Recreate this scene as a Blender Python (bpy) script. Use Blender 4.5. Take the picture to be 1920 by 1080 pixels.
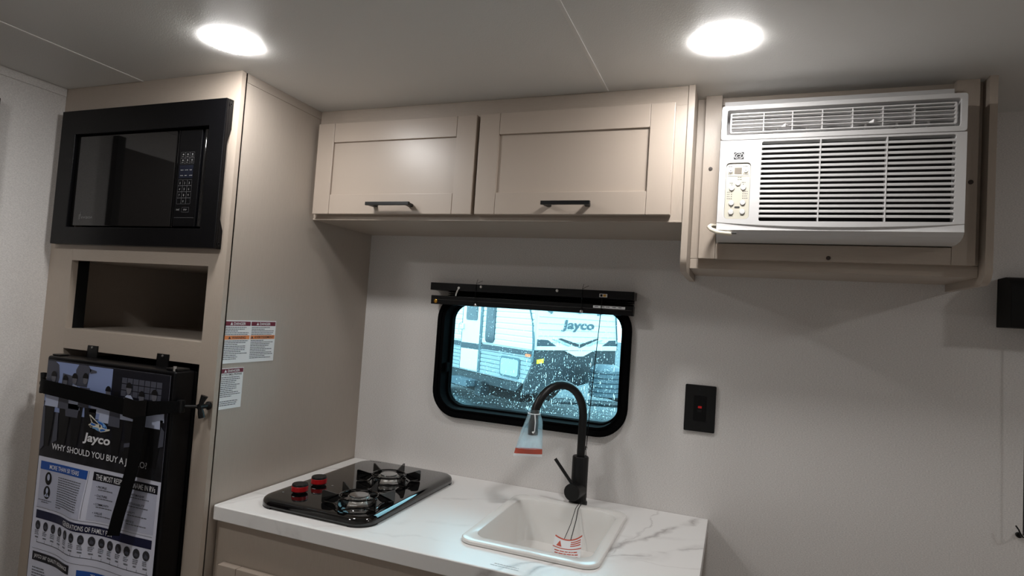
import bpy, bmesh, math, random
from mathutils import Vector, Matrix
from mathutils.geometry import tessellate_polygon
random.seed(7)
for o in list(bpy.data.objects): bpy.data.objects.remove(o, do_unlink=True)
scene = bpy.context.scene
COL = scene.collection
PI = math.pi

# ------------------------------------------------------------------ camera
CAM = Vector((1.17209, -1.71400, 1.41900))
yaw, pit, rol = (math.radians(a) for a in (20.766, 2.612, 3.816))
fwd = Vector((-math.sin(yaw) * math.cos(pit), math.cos(yaw) * math.cos(pit), math.sin(pit)))
rt = fwd.cross(Vector((0, 0, 1))).normalized()
up = rt.cross(fwd)
r2 = rt * math.cos(rol) + up * math.sin(rol)
u2 = -rt * math.sin(rol) + up * math.cos(rol)
cd = bpy.data.cameras.new('camera')
cam = bpy.data.objects.new('camera', cd)
COL.objects.link(cam)
cam.matrix_world = Matrix(((r2.x, u2.x, -fwd.x, CAM.x), (r2.y, u2.y, -fwd.y, CAM.y), (r2.z, u2.z, -fwd.z, CAM.z), (0, 0, 0, 1)))
cd.sensor_width = 36
cd.lens = 36 * 1115.76 / 1920
cd.clip_start = .02
cd.clip_end = 300
scene.camera = cam

# ------------------------------------------------------------------ sky and exposure
SKY_COLOR = (.52, .88, 1.0)
SKY_STRENGTH = 6.5
LAMP_STRENGTH = 122.0
LAMP_COLOR = (1.0, .985, .97)
w = bpy.data.worlds.new('overcast_sky')
scene.world = w
w.use_nodes = True
bg = w.node_tree.nodes['Background']
bg.inputs[0].default_value = (*SKY_COLOR, 1)
bg.inputs[1].default_value = SKY_STRENGTH
vs = scene.view_settings
vs.view_transform = 'Standard'
vs.look = 'None'
vs.gamma = 1
vs.use_curve_mapping = False
vs.exposure = -.11

# ------------------------------------------------------------------ helpers
def lin(r, g, b):
    f = lambda c: (c / 255 / 12.92) if c <= 10 else ((c / 255 + .055) / 1.055) ** 2.4
    return (f(r), f(g), f(b))

def mat(name, rgb, rough=.5, metal=0., spec=.5, bump=None, noise=None, emis=None, coat=0, alpha=1., trans=0.):
    """rgb sRGB 0-255; bump=(scale,strength,stretch xyz); noise=(scale,amount,stretch xyz) tints the colour"""
    m = bpy.data.materials.new(name)
    m.use_nodes = True
    nt = m.node_tree
    p = nt.nodes['Principled BSDF']
    c = lin(*rgb)
    p.inputs['Base Color'].default_value = (*c, 1)
    p.inputs['Roughness'].default_value = rough
    p.inputs['Metallic'].default_value = metal
    p.inputs['Specular IOR Level'].default_value = spec
    p.inputs['Coat Weight'].default_value = coat
    p.inputs['Alpha'].default_value = alpha
    p.inputs['Transmission Weight'].default_value = trans
    tc = None
    def coords(st):
        tcn = nt.nodes.new('ShaderNodeTexCoord')
        mp = nt.nodes.new('ShaderNodeMapping')
        mp.inputs['Scale'].default_value = st
        geo = nt.nodes.new('ShaderNodeNewGeometry')
        nt.links.new(geo.outputs['Position'], mp.inputs['Vector'])
        return mp.outputs['Vector']
    if noise:
        n = nt.nodes.new('ShaderNodeTexNoise')
        n.inputs['Scale'].default_value = noise[0]
        n.inputs['Detail'].default_value = 4
        nt.links.new(coords(noise[2]), n.inputs['Vector'])
        mx = nt.nodes.new('ShaderNodeMix')
        mx.data_type = 'RGBA'
        a = noise[1]
        mx.inputs['A'].default_value = (*[x * (1 - a) for x in c], 1)
        mx.inputs['B'].default_value = (*[min(1, x * (1 + a)) for x in c], 1)
        rmp = nt.nodes.new('ShaderNodeMapRange')
        rmp.inputs['From Min'].default_value = .3
        rmp.inputs['From Max'].default_value = .7
        nt.links.new(n.outputs['Fac'], rmp.inputs['Value'])
        nt.links.new(rmp.outputs['Result'], mx.inputs['Factor'])
        nt.links.new(mx.outputs['Result'], p.inputs['Base Color'])
    if bump:
        n = nt.nodes.new('ShaderNodeTexNoise')
        n.inputs['Scale'].default_value = bump[0]
        n.inputs['Detail'].default_value = 3
        nt.links.new(coords(bump[2]), n.inputs['Vector'])
        b = nt.nodes.new('ShaderNodeBump')
        b.inputs['Strength'].default_value = bump[1]
        b.inputs['Distance'].default_value = .002
        nt.links.new(n.outputs['Fac'], b.inputs['Height'])
        nt.links.new(b.outputs['Normal'], p.inputs['Normal'])
    if emis:
        p.inputs['Emission Color'].default_value = (*emis[0], 1)
        p.inputs['Emission Strength'].default_value = emis[1]
    return m

MATS = {}
def M(name):
    return MATS[name]
def defm(name, *a, **k):
    MATS[name] = mat(name, *a, **k)

class G:
    """collects vertices and faces in world coordinates"""
    def __init__(s):
        s.v = []; s.f = []; s.mi = []
    def add(s, vs_, fs, mi=0):
        o = len(s.v)
        s.v += [tuple(p) for p in vs_]
        s.f += [tuple(i + o for i in f) for f in fs]
        s.mi += [mi] * len(fs)
        return s
    def box(s, x0, x1, y0, y1, z0, z1, mi=0):
        x0, x1 = sorted((x0, x1)); y0, y1 = sorted((y0, y1)); z0, z1 = sorted((z0, z1))
        return s.add([(x0, y0, z0), (x1, y0, z0), (x1, y1, z0), (x0, y1, z0), (x0, y0, z1), (x1, y0, z1), (x1, y1, z1), (x0, y1, z1)],
                     [(3, 2, 1, 0), (4, 5, 6, 7), (0, 1, 5, 4), (1, 2, 6, 5), (2, 3, 7, 6), (3, 0, 4, 7)], mi)
    def prism(s, poly, fn, d0, d1, holes=(), mi=0):
        """poly [(a,b)], fn(a,b,d)->xyz ; thickness from d0 to d1"""
        loops = [list(poly)] + [list(h) for h in holes]
        flat = [p for l in loops for p in l]
        tris = tessellate_polygon([[Vector((a, b, 0)) for a, b in l] for l in loops])
        n = len(flat)
        vs_ = [fn(a, b, d0) for a, b in flat] + [fn(a, b, d1) for a, b in flat]
        fs = [tuple(t) for t in tris] + [tuple(i + n for i in reversed(t)) for t in tris]
        o = 0
        for l in loops:
            k = len(l)
            for i in range(k):
                j = (i + 1) % k
                fs.append((o + i, o + j, o + j + n, o + i + n))
            o += k
        return s.add(vs_, fs, mi)
    def flat(s, poly, fn, mi=0):
        tris = tessellate_polygon([[Vector((a, b, 0)) for a, b in poly]])
        return s.add([fn(a, b) for a, b in poly], [tuple(t) for t in tris], mi)
    def grid(s, fn, nu, nv, mi=0, closeu=False):
        vs_ = []; fs = []
        for j in range(nv + 1):
            for i in range(nu + 1):
                vs_.append(fn(i / nu, j / nv))
        for j in range(nv):
            for i in range(nu):
                a = j * (nu + 1) + i
                fs.append((a, a + 1, a + nu + 2, a + nu + 1))
        return s.add(vs_, fs, mi)
    def loft(s, loops, cap0=False, cap1=False, mi=0, closed=True):
        n = len(loops[0]); vs_ = [p for l in loops for p in l]; fs = []
        for k in range(len(loops) - 1):
            for i in range(n if closed else n - 1):
                j = (i + 1) % n
                fs.append((k * n + i, k * n + j, (k + 1) * n + j, (k + 1) * n + i))
        if cap0: fs.append(tuple(reversed(range(n))))
        if cap1: fs.append(tuple(range((len(loops) - 1) * n, len(loops) * n)))
        return s.add(vs_, fs, mi)
    def tube(s, path, r, n=12, caps=True, mi=0):
        pts = [Vector(p) for p in path]
        rs = r if isinstance(r, (list, tuple)) else [r] * len(pts)
        loops = []; ref = None
        for i, p in enumerate(pts):
            t = (pts[min(i + 1, len(pts) - 1)] - pts[max(i - 1, 0)]).normalized()
            if ref is None:
                ref = Vector((0, 0, 1)) if abs(t.z) < .9 else Vector((1, 0, 0))
            a = (ref - t * ref.dot(t)).normalized(); b = t.cross(a); ref = a
            loops.append([p + (a * math.cos(2 * PI * k / n) + b * math.sin(2 * PI * k / n)) * rs[i] for k in range(n)])
        return s.loft(loops, caps, caps, mi)
    def lathe(s, prof, c, n=32, axis='z', mi=0, caps=True):
        c = Vector(c)
        def pt(r, h, a):
            x, y = r * math.cos(a), r * math.sin(a)
            return c + (Vector((x, y, h)) if axis == 'z' else Vector((x, h, y)) if axis == 'y' else Vector((h, x, y)))
        return s.loft([[pt(r, h, 2 * PI * k / n) for k in range(n)] for r, h in prof], caps, caps, mi)

WORLD = {}
def put(o, loc, parent):
    pw = WORLD[parent.name] if parent else Vector((0, 0, 0))
    o.location = Vector(loc) - pw
    if parent: o.parent = parent
    WORLD[o.name] = Vector(loc)
    COL.objects.link(o)

def build(g, name, m, parent=None, bevel=0, smooth=None, segs=2, origin=None, subsurf=0):
    me = bpy.data.meshes.new(name)
    bm = bmesh.new()
    vv = [bm.verts.new(p) for p in g.v]
    for f, mi in zip(g.f, g.mi):
        try:
            fc = bm.faces.new([vv[i] for i in f]); fc.material_index = mi
        except ValueError:
            pass
    bmesh.ops.remove_doubles(bm, verts=bm.verts, dist=1e-6)
    bmesh.ops.recalc_face_normals(bm, faces=bm.faces)
    if bevel:
        es = [e for e in bm.edges if len(e.link_faces) == 2 and e.calc_face_angle(0) > .5]
        bmesh.ops.bevel(bm, geom=es, offset=bevel, segments=segs, affect='EDGES', profile=.5, clamp_overlap=True)
    if origin is None:
        xs = [v.co.x for v in bm.verts]; ys = [v.co.y for v in bm.verts]; zs = [v.co.z for v in bm.verts]
        origin = Vector(((min(xs) + max(xs)) / 2, (min(ys) + max(ys)) / 2, min(zs)))
    origin = Vector(origin)
    for v in bm.verts: v.co -= origin
    bm.to_mesh(me); bm.free()
    for mm in (m if isinstance(m, (list, tuple)) else [m]):
        me.materials.append(M(mm))
    if smooth or bevel:
        me.shade_smooth()
        me.set_sharp_from_angle(angle=math.radians(smooth if smooth and smooth is not True else 40))
    o = bpy.data.objects.new(name, me)
    put(o, origin, parent)
    if bevel:
        md = o.modifiers.new('weighted_normals', 'WEIGHTED_NORMAL'); md.keep_sharp = True; md.weight = 100
    if subsurf:
        md = o.modifiers.new('subdivision', 'SUBSURF'); md.levels = md.render_levels = subsurf
    return o

def thing(name, label, cat, loc, group=None):
    o = bpy.data.objects.new(name, None)
    o.empty_display_size = .05
    put(o, loc, None)
    tag(o, label, cat, group)
    return o
def tag(o, label=None, cat=None, group=None, kind=None):
    if label: o['label'] = label
    if cat: o['category'] = cat
    if group: o['group'] = group
    if kind: o['kind'] = kind
    return o
def struct(g, name, m, label=None, parent=None, **k):
    o = build(g, name, m, parent, **k)
    if not parent: o['kind'] = 'structure'
    if label: tag(o, label)
    return o
def dup(o, delta, parent):
    c = o.copy(); COL.objects.link(c); c.parent = parent
    c.location = o.location + Vector(delta)
    WORLD[c.name] = WORLD[o.name] + Vector(delta)
    return c

def rrect(x0, x1, z0, z1, r, n=8):
    out = []
    for cx, cz, a0 in ((x1 - r, z1 - r, 0), (x0 + r, z1 - r, PI / 2), (x0 + r, z0 + r, PI), (x1 - r, z0 + r, 1.5 * PI)):
        for k in range(n + 1):
            a = a0 + k * PI / 2 / n
            out.append((cx + r * math.cos(a), cz + r * math.sin(a)))
    return out
def FY(a, b, d): return (a, d, b)          # polygon in x,z, depth along y
def FX(a, b, d): return (d, a, b)          # polygon in y,z, depth along x
def FZ(a, b, d): return (a, b, d)          # polygon in x,y, depth along z

_tc = {}
def text_shape(s, bold=0., shear=0.):
    key = (s, bold, shear)
    if key not in _tc:
        cu = bpy.data.curves.new('t', 'FONT'); cu.body = s; cu.offset = bold; cu.shear = shear; cu.resolution_u = 3
        ob = bpy.data.objects.new('t', cu)
        me = bpy.data.meshes.new_from_object(ob)
        vs_ = [(v.co.x, v.co.y) for v in me.vertices]
        fs = [tuple(p.vertices) for p in me.polygons]
        bpy.data.objects.remove(ob); bpy.data.meshes.remove(me); bpy.data.curves.remove(cu)
        _tc[key] = (vs_, fs)
    return _tc[key]
def text_into(g, s, x0, x1, z0, z1, fn, bold=.012, shear=0., mi=0, keep=False):
    """fit lettering to a box x0..x1 / z0..z1 ; fn(a,b)->xyz"""
    vs_, fs = text_shape(s, bold, shear)
    if not vs_: return
    a0 = min(v[0] for v in vs_); a1 = max(v[0] for v in vs_); b0 = min(v[1] for v in vs_); b1 = max(v[1] for v in vs_)
    if keep:
        k = (z1 - z0) / (b1 - b0); x1 = x0 + (a1 - a0) * k
    g.add([fn(x0 + (x - a0) / (a1 - a0) * (x1 - x0), z0 + (y - b0) / (b1 - b0) * (z1 - z0)) for x, y in vs_], fs, mi)
def dashes(g, x0, x1, z, h, fn, mi=0, rnd=random, gap=.25):
    """an unreadable printed line: word-length strokes"""
    x = x0
    while x < x1 - h:
        wl = min(x1 - x, h * rnd.uniform(1.5, 5))
        n = max(1, int(wl / .02))
        g.grid(lambda u, v: fn(x + wl * u, z + h * v), n, 1, mi)
        x += wl + h * gap * 2.2

# ------------------------------------------------------------------ materials
GR = (6, 60, 60)
defm('taupe', (176, 163, 150), rough=.36, bump=(30, .22, (40, 40, 4)), noise=(20, .03, (30, 30, 2)))
defm('taupe_panel', (176, 165, 154), rough=.42, bump=(60, .12, (14, 14, 8)), noise=(20, .03, (30, 30, 2)))
defm('taupe_door', (178, 164, 151), rough=.33, bump=(60, .05, (14, 14, 8)))
defm('taupe_h', (176, 163, 150), rough=.36, bump=(30, .22, (4, 40, 40)), noise=(20, .03, (2, 30, 30)))
defm('wallpaper', (220, 216, 213), rough=.7, bump=(620, .3, (.5, .5, 1.3)), noise=(520, .14, (.5, .5, 1.3)))
defm('ceiling_vinyl', (218, 217, 214), rough=.5, bump=(420, .22, (1, 1, 1)))
defm('seam_white', (222, 220, 216), rough=.4)
defm('floor_vinyl', (176, 166, 156), rough=.5, noise=(8, .15, (1, 12, 1)))
defm('black_plastic', (11, 11, 12), rough=.38, spec=.35)
defm('black_satin', (7, 7, 9), rough=.32, spec=.22, bump=(300, .05, (1, 1, 1)))
defm('black_matte', (9, 9, 9), rough=.65, spec=.25)
defm('black_metal', (10, 10, 11), rough=.42, spec=.35)
defm('frame_black', (9, 9, 10), rough=.8, spec=0.02)
defm('black_gloss', (6, 6, 7), rough=.06, coat=.6)
defm('oven_glass', (20, 19, 19), rough=.05, coat=.3)
defm('print_grey', (135, 135, 135), rough=.5)
defm('print_dim', (92, 92, 94), rough=.5)
defm('print_blue', (14, 19, 34), rough=.3)
defm('white_plastic', (206, 204, 203), rough=.33)
defm('white_plastic_fin', (222, 220, 219), rough=.3)
defm('grey_plastic', (170, 168, 168), rough=.5)
defm('cream_plastic', (198, 193, 178), rough=.4)
defm('cream_cord', (226, 218, 200), rough=.45)
defm('lcd', (128, 120, 110), rough=.25)
defm('dark_print', (52, 50, 48), rough=.5)
defm('filter_dark', (18, 15, 14), rough=.9)
defm('red_band', (170, 12, 18), rough=.35)
defm('chrome', (205, 205, 205), rough=.18, metal=1)
defm('steel', (215, 213, 210), rough=.32, metal=1)
defm('brass', (196, 150, 70), rough=.35, metal=1)
defm('sink_white', (234, 231, 227), rough=.2, coat=.2)
defm('paper_white', (236, 238, 240), rough=.55)
defm('sticker_red', (112, 16, 44), rough=.5)
defm('sticker_orange', (232, 140, 78), rough=.5)
defm('ink', (46, 46, 52), rough=.6)
defm('ink_soft', (104, 106, 114), rough=.6)
defm('poster_paper', (218, 220, 236), rough=.5)
defm('poster_box', (190, 193, 212), rough=.5)
defm('poster_dark', (30, 30, 35), rough=.42, noise=(40, .5, (1, 1, 1)))
defm('poster_white', (236, 236, 240), rough=.5)
defm('poster_blue', (34, 84, 168), rough=.45)
defm('poster_navy', (20, 24, 58), rough=.45)
defm('poster_black', (16, 17, 28), rough=.45)
defm('photo_sky', (140, 156, 200), rough=.45)
defm('photo_mid', (78, 80, 92), rough=.45)
defm('photo_light', (182, 190, 214), rough=.45)
defm('photo_deep', (14, 14, 17), rough=.45)
defm('photo_skin', (104, 104, 112), rough=.45)
defm('logo_blue', (40, 104, 190), rough=.45)
defm('logo_light', (130, 178, 226), rough=.45)
defm('logo_cream', (226, 222, 206), rough=.45)
defm('webbing', (6, 6, 7), rough=.85, spec=.12, bump=(500, .25, (1, 1, 3)))
defm('tag_red', (196, 84, 64), rough=.6)
defm('stamp_ink', (178, 184, 188), rough=.5)
defm('led_red', (200, 24, 28), rough=.4)
defm('door_brown', (58, 48, 42), rough=.6)
# outside
defm('siding_white', (214, 216, 216), rough=.45)
defm('siding_grey', (142, 152, 156), rough=.5)
defm('trailer_dark', (30, 38, 43), rough=.4)
defm('trailer_stripe', (42, 54, 62), rough=.4)
defm('trailer_glass', (26, 44, 54), rough=.12)
defm('trailer_teal', (74, 96, 102), rough=.4)
defm('trailer_pale', (160, 176, 180), rough=.4)
defm('trailer_yellow', (238, 214, 40), rough=.5)
defm('trailer_orange', (230, 120, 70), rough=.5)
defm('wet_gravel', (76, 86, 90), rough=.75, spec=.2, noise=(3, .55, (1, 2, 1)), bump=(10, .6, (1, 1, 1)))
defm('trailer_letter', (62, 80, 88), rough=.5)
defm('tank_grey', (72, 86, 94), rough=.45)
defm('tyre', (22, 26, 28), rough=.8)

def lamp_mat():
    m = bpy.data.materials.new('lamp_lens'); m.use_nodes = True
    p = m.node_tree.nodes['Principled BSDF']
    p.inputs['Base Color'].default_value = (.9, .9, .88, 1)
    p.inputs['Emission Color'].default_value = (*LAMP_COLOR, 1)
    p.inputs['Emission Strength'].default_value = LAMP_STRENGTH
    MATS['lamp_lens'] = m
lamp_mat()

def glass_mat(name, tint, gloss_min=.04):
    m = bpy.data.materials.new(name); m.use_nodes = True
    nt = m.node_tree; nt.nodes.clear()
    out = nt.nodes.new('ShaderNodeOutputMaterial'); mix = nt.nodes.new('ShaderNodeMixShader')
    tr = nt.nodes.new('ShaderNodeBsdfTransparent'); gl = nt.nodes.new('ShaderNodeBsdfGlossy'); fr = nt.nodes.new('ShaderNodeFresnel')
    tr.inputs['Color'].default_value = (*tint, 1); gl.inputs['Roughness'].default_value = .03
    fr.inputs['IOR'].default_value = 1.45
    nt.links.new(fr.outputs[0], mix.inputs[0]); nt.links.new(tr.outputs[0], mix.inputs[1]); nt.links.new(gl.outputs[0], mix.inputs[2])
    nt.links.new(mix.outputs[0], out.inputs[0]); MATS[name] = m
glass_mat('window_glass', (.86, .95, .97))

def drop_mat():
    m = bpy.data.materials.new('rain_drop'); m.use_nodes = True
    nt = m.node_tree; nt.nodes.clear()
    out = nt.nodes.new('ShaderNodeOutputMaterial'); mix = nt.nodes.new('ShaderNodeMixShader')
    a = nt.nodes.new('ShaderNodeBsdfTranslucent'); b = nt.nodes.new('ShaderNodeBsdfTransparent')
    a.inputs['Color'].default_value = (.95, 1, 1, 1); mix.inputs[0].default_value = .2
    nt.links.new(a.outputs[0], mix.inputs[1]); nt.links.new(b.outputs[0], mix.inputs[2]); nt.links.new(mix.outputs[0], out.inputs[0])
    MATS['rain_drop'] = m
drop_mat()

def bag_mat():
    m = bpy.data.materials.new('clear_film'); m.use_nodes = True
    nt = m.node_tree; nt.nodes.clear()
    out = nt.nodes.new('ShaderNodeOutputMaterial'); mix = nt.nodes.new('ShaderNodeMixShader'); mix2 = nt.nodes.new('ShaderNodeMixShader')
    tr = nt.nodes.new('ShaderNodeBsdfTransparent'); gl = nt.nodes.new('ShaderNodeBsdfGlossy'); df = nt.nodes.new('ShaderNodeBsdfTranslucent')
    gl.inputs['Roughness'].default_value = .12; df.inputs['Color'].default_value = (.85, .95, 1, 1)
    tr.inputs['Color'].default_value = (.95, .97, .98, 1)
    mix.inputs[0].default_value = .2; mix2.inputs[0].default_value = .14
    nt.links.new(tr.outputs[0], mix.inputs[1]); nt.links.new(df.outputs[0], mix.inputs[2])
    nt.links.new(mix.outputs[0], mix2.inputs[1]); nt.links.new(gl.outputs[0], mix2.inputs[2]); nt.links.new(mix2.outputs[0], out.inputs[0])
    MATS['clear_film'] = m
bag_mat()

def marble_mat():
    m = bpy.data.materials.new('marble_laminate'); m.use_nodes = True
    nt = m.node_tree; N = nt.nodes; L = nt.links
    p = N['Principled BSDF']; p.inputs['Roughness'].default_value = .34
    geo = N.new('ShaderNodeNewGeometry')
    nz = N.new('ShaderNodeTexNoise'); nz.inputs['Scale'].default_value = 9; nz.inputs['Detail'].default_value = 5
    L.new(geo.outputs['Position'], nz.inputs['Vector'])
    nf = N.new('ShaderNodeTexNoise'); nf.inputs['Scale'].default_value = 16; nf.inputs['Detail'].default_value = 3
    L.new(geo.outputs['Position'], nf.inputs['Vector'])
    def math_(op, a, b=None, c=None):
        n = N.new('ShaderNodeMath'); n.operation = op
        for i, v in enumerate((a, b, c)):
            if v is None: continue
            if isinstance(v, (int, float)): n.inputs[i].default_value = v
            else: L.new(v, n.inputs[i])
        return n.outputs[0]
    sep = N.new('ShaderNodeSeparateXYZ'); L.new(geo.outputs['Position'], sep.inputs[0])
    warp = math_('MULTIPLY', math_('SUBTRACT', nz.outputs['Fac'], .5), .11)
    total = None
    # each vein: point, direction angle, half width, strength
    for (px, py, ang, hw, st) in ((1.03, -.16, 62, .015, .75), (1.05, -.30, 40, .012, .6), (.93, -.45, 50, .022, .3), (.50, -.20, 28, .012, .4), (.56, -.40, 22, .018, .22),
                                  (.10, -.10, 38, .007, .7), (.06, -.46, 66, .008, .45), (.30, -.56, 14, .007, .3), (1.0, -.02, 80, .006, .5)):
        a = math.radians(ang); nx, ny = -math.sin(a), math.cos(a)
        d = math_('ADD', math_('MULTIPLY', math_('SUBTRACT', sep.outputs[0], px), nx), math_('MULTIPLY', math_('SUBTRACT', sep.outputs[1], py), ny))
        d = math_('ABSOLUTE', math_('ADD', d, warp))
        v = math_('MULTIPLY', math_('SUBTRACT', 1.0, math_('MINIMUM', math_('DIVIDE', d, hw), 1.0)), st)
        total = v if total is None else math_('MAXIMUM', total, v)
    patch = N.new('ShaderNodeMapRange'); patch.inputs['From Min'].default_value = .38; patch.inputs['From Max'].default_value = .62
    L.new(nf.outputs['Fac'], patch.inputs['Value'])
    total = math_('MULTIPLY', math_('POWER', total, 1.4), math_('ADD', math_('MULTIPLY', patch.outputs[0], .85), .12))
    mx = N.new('ShaderNodeMix'); mx.data_type = 'RGBA'
    mx.inputs['A'].default_value = (*lin(236, 234, 232), 1); mx.inputs['B'].default_value = (*lin(128, 118, 116), 1)
    L.new(total, mx.inputs['Factor']); L.new(mx.outputs['Result'], p.inputs['Base Color'])
    MATS['marble'] = m
marble_mat()

# ------------------------------------------------------------------ room shell
H = 1.98
XL, XR, YF = -.651, 3.60, -2.30
struct(G().box(XL - .06, XR + .06, YF - .06, .06, -.06, 0), 'floor', 'floor_vinyl')
struct(G().box(XL - .06, XR + .06, YF - .06, .06, H, H + .06), 'ceiling', 'ceiling_vinyl')
WIN = (.281, .897, 1.088, 1.478)
hole = rrect(WIN[0] + .018, WIN[1] - .018, WIN[2] + .018, WIN[3] - .018, .07)
struct(G().prism([(XL - .06, 0), (XR + .06, 0), (XR + .06, H), (XL - .06, H)], FY, 0, .06, [hole]), 'wall_back', 'wallpaper')
struct(G().box(XL - .06, XL, YF, 0, 0, H), 'wall_left', 'wallpaper')
struct(G().box(XR, XR + .06, YF, 0, 0, H), 'wall_right', 'wallpaper')
struct(G().box(XL - .06, XR + .06, YF - .06, YF, 0, H), 'wall_front', 'wallpaper')
struct(G().box(XL, XL + .004, YF, -.606, 1.957, H), 'trim_1', 'wallpaper', bevel=.001)
struct(G().box(-.350, -.342, YF, -.606, H - .0025, H), 'trim_2', 'seam_white', bevel=.001)
struct(G().box(.848, .857, YF, -.31, H - .0025, H), 'trim_3', 'seam_white', bevel=.001)
# bathroom door in the left wall, out of frame but mirrored in the microwave glass
d = struct(G().box(XL, XL + .02, -1.50, -.80, .02, 1.86), 'door_1', 'door_brown', bevel=.003)
build(G().box(XL + .0005, XL + .026, -.80, -.775, .0, 1.89), 'door_frame', 'black_matte', d, bevel=.002)
build(G().box(XL + .0005, XL + .026, -1.525, -1.50, .0, 1.89), 'door_frame', 'black_matte', d, bevel=.002)
build(G().lathe([(.012, 0), (.012, .03), (.026, .04), (.026, .06)], (XL + .02, -.86, 1.0), 20, 'x'), 'door_handle', 'black_metal', d, smooth=True)

# ------------------------------------------------------------------ window with black rounded frame
def window():
    x0, x1, z0, z1 = WIN
    def loop(ins, y, r): return [(a, y, b) for a, b in rrect(x0 + ins, x1 - ins, z0 + ins, z1 - ins, r, 10)]
    g = G().loft([loop(0, .0, .085), loop(0, -.014, .085), loop(.004, -.018, .081), loop(.014, -.018, .072), loop(.016, -.014, .07), loop(.021, -.014, .066), loop(.023, -.018, .064),
                  loop(.027, -.017, .06), loop(.0285, .025, .058), loop(.033, .027, .055), loop(.0345, .046, .053), loop(.03, .05, .055), loop(.018, .05, .069), loop(.018, .0, .069)])
    fr = build(g, 'window_1', 'frame_black', smooth=35)
    fr['kind'] = 'structure'
    tag(fr, 'black rounded window frame above the sink with a rain-spotted pane')
    build(G().prism(rrect(x0 + .033, x1 - .033, z0 + .033, z1 - .033, .055, 10), FY, .038, .043), 'glass_pane', 'window_glass', fr)
    # latch on the left inside of the frame
    build(G().box(.3095, .318, .0, .022, 1.225, 1.255), 'latch', 'frame_black', fr, bevel=.002)
    rnd = random.Random(3)
    g = G()
    a0, a1, b0, b1 = x0 + .045, x1 - .045, z0 + .042, z1 - .04
    for i in range(4200):
        x = rnd.uniform(a0, a1); z = b0 + (b1 - b0) * rnd.random() ** 1.25
        if rnd.random() < .3: x = a1 - (a1 - x) * .6
        r = .00032 + .0009 * rnd.random() ** 4
        h = r * (rnd.uniform(3, 7) if rnd.random() < .16 and x > .5 else rnd.uniform(.9, 1.6))
        n = 6
        ring = [(x + r * math.cos(2 * PI * k / n), .0432, z + h * math.sin(2 * PI * k / n)) for k in range(n)]
        g.add(ring + [(x, .0432 + r * .7, z)], [(k, (k + 1) % n, n) for k in range(n)])
    dr = build(g, 'rain_drops', 'rain_drop', fr)
    dr['kind'] = 'stuff'; dr['label'] = 'rain drops beaded on the outside of the pane'
window()

# ------------------------------------------------------------------ ceiling lights
def ceiling_light(x, y, label, side=''):
    end = '_%s_offscreen' % side if side else ''
    t = thing('ceiling_light' + end, label, 'light', (x, y, H - .014), 'ceiling lights')
    build(G().lathe([(.054, H - .0015), (.056, H)], (x, y, 0), 48), 'base', 'seam_white', t, smooth=True)
    build(G().lathe([(.0600, H - .0003), (.0600, H - .0018), (.0585, H - .0028), (.050, H - .0048), (.03, H - .0062), (.004, H - .0066)], (x, y, 0), 48), 'lens' + end, 'lamp_lens', t, smooth=True)
ceiling_light(.103, -.738, 'round lit ceiling light beside the tall pantry cabinet')
ceiling_light(-.20, -1.42, 'round unseen ceiling light above the aisle, added as fill for the pantry cabinet', 'aisle')  # out-of-view lamp added to fill the pantry front; strap tail's shadow hints at one
ceiling_light(2.75, -.85, 'round lit ceiling light in front of the right-hand window valance', 'right')
ceiling_light(1.126, -.517, 'round lit ceiling light above the air conditioner')

# ------------------------------------------------------------------ tall pantry cabinet
PY = -.605
def pantry():
    t = thing('pantry_cabinet', 'tall taupe pantry cabinet holding the microwave and the refrigerator', 'cabinet', (-.325, -.30, 0))
    b = .0004
    build(G().box(-.651, -.557, PY, PY + .018, 0, H), 'stile', 'taupe', t, bevel=b)
    build(G().box(-.055, 0, PY, PY + .018, 0, H), 'stile', 'taupe', t, bevel=b)
    for z0, z1 in ((1.842, H), (1.490, 1.575), (1.247, 1.302), (0, .40)):
        build(G().box(-.557, -.055, PY + .0001, PY + .018, z0, z1), 'rail', 'taupe_h', t, bevel=b)
    build(G().box(-.018, -.0008, -.5920, 0, 0, 1.9565), 'side_panel', 'taupe_panel', t)
    build(G().box(-.018, 0, PY + .018, -.5925, 0, H), 'edge_strip', 'taupe_panel', t, bevel=.0008)
    build(G().box(-.018, 0, -.592, 0, 1.957, H), 'top_strip', 'taupe_panel', t, bevel=.0008)
    # open cubby lining
    build(G().box(-.561, -.557, PY + .018, -.556, 1.28, 1.50), 'cleat', 'black_matte', t)
    build(G().box(-.640, -.03, PY + .018, -.02, 1.286, 1.302), 'shelf', 'taupe_panel', t)
    build(G().box(-.640, -.03, PY + .018, -.02, 1.492, 1.508), 'shelf', 'taupe_panel', t)
    build(G().box(-.650, -.640, PY + .018, -.02, 1.286, 1.508), 'cubby_side', 'taupe_panel', t)
    build(G().box(-.03, -.02, PY + .018, -.02, 1.286, 1.508), 'cubby_side', 'taupe_panel', t)
    build(G().box(-.650, -.02, -.02, -.012, .0, 1.9), 'back_panel', 'taupe_panel', t)
    # refrigerator bay lining
    build(G().box(-.575, -.557, PY + .018, -.02, .40, 1.286), 'bay_side', 'taupe_panel', t)
    build(G().box(-.055, -.037, PY + .018, -.02, .40, 1.286), 'bay_side', 'taupe_panel', t)
    build(G().box(-.557, -.055, PY + .018, -.02, .38, .40), 'bay_floor', 'taupe_panel', t)
    build(G().box(-.557, -.055, PY + .018, -.02, 1.262, 1.286), 'bay_top', 'taupe_panel', t)
pantry()

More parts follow.
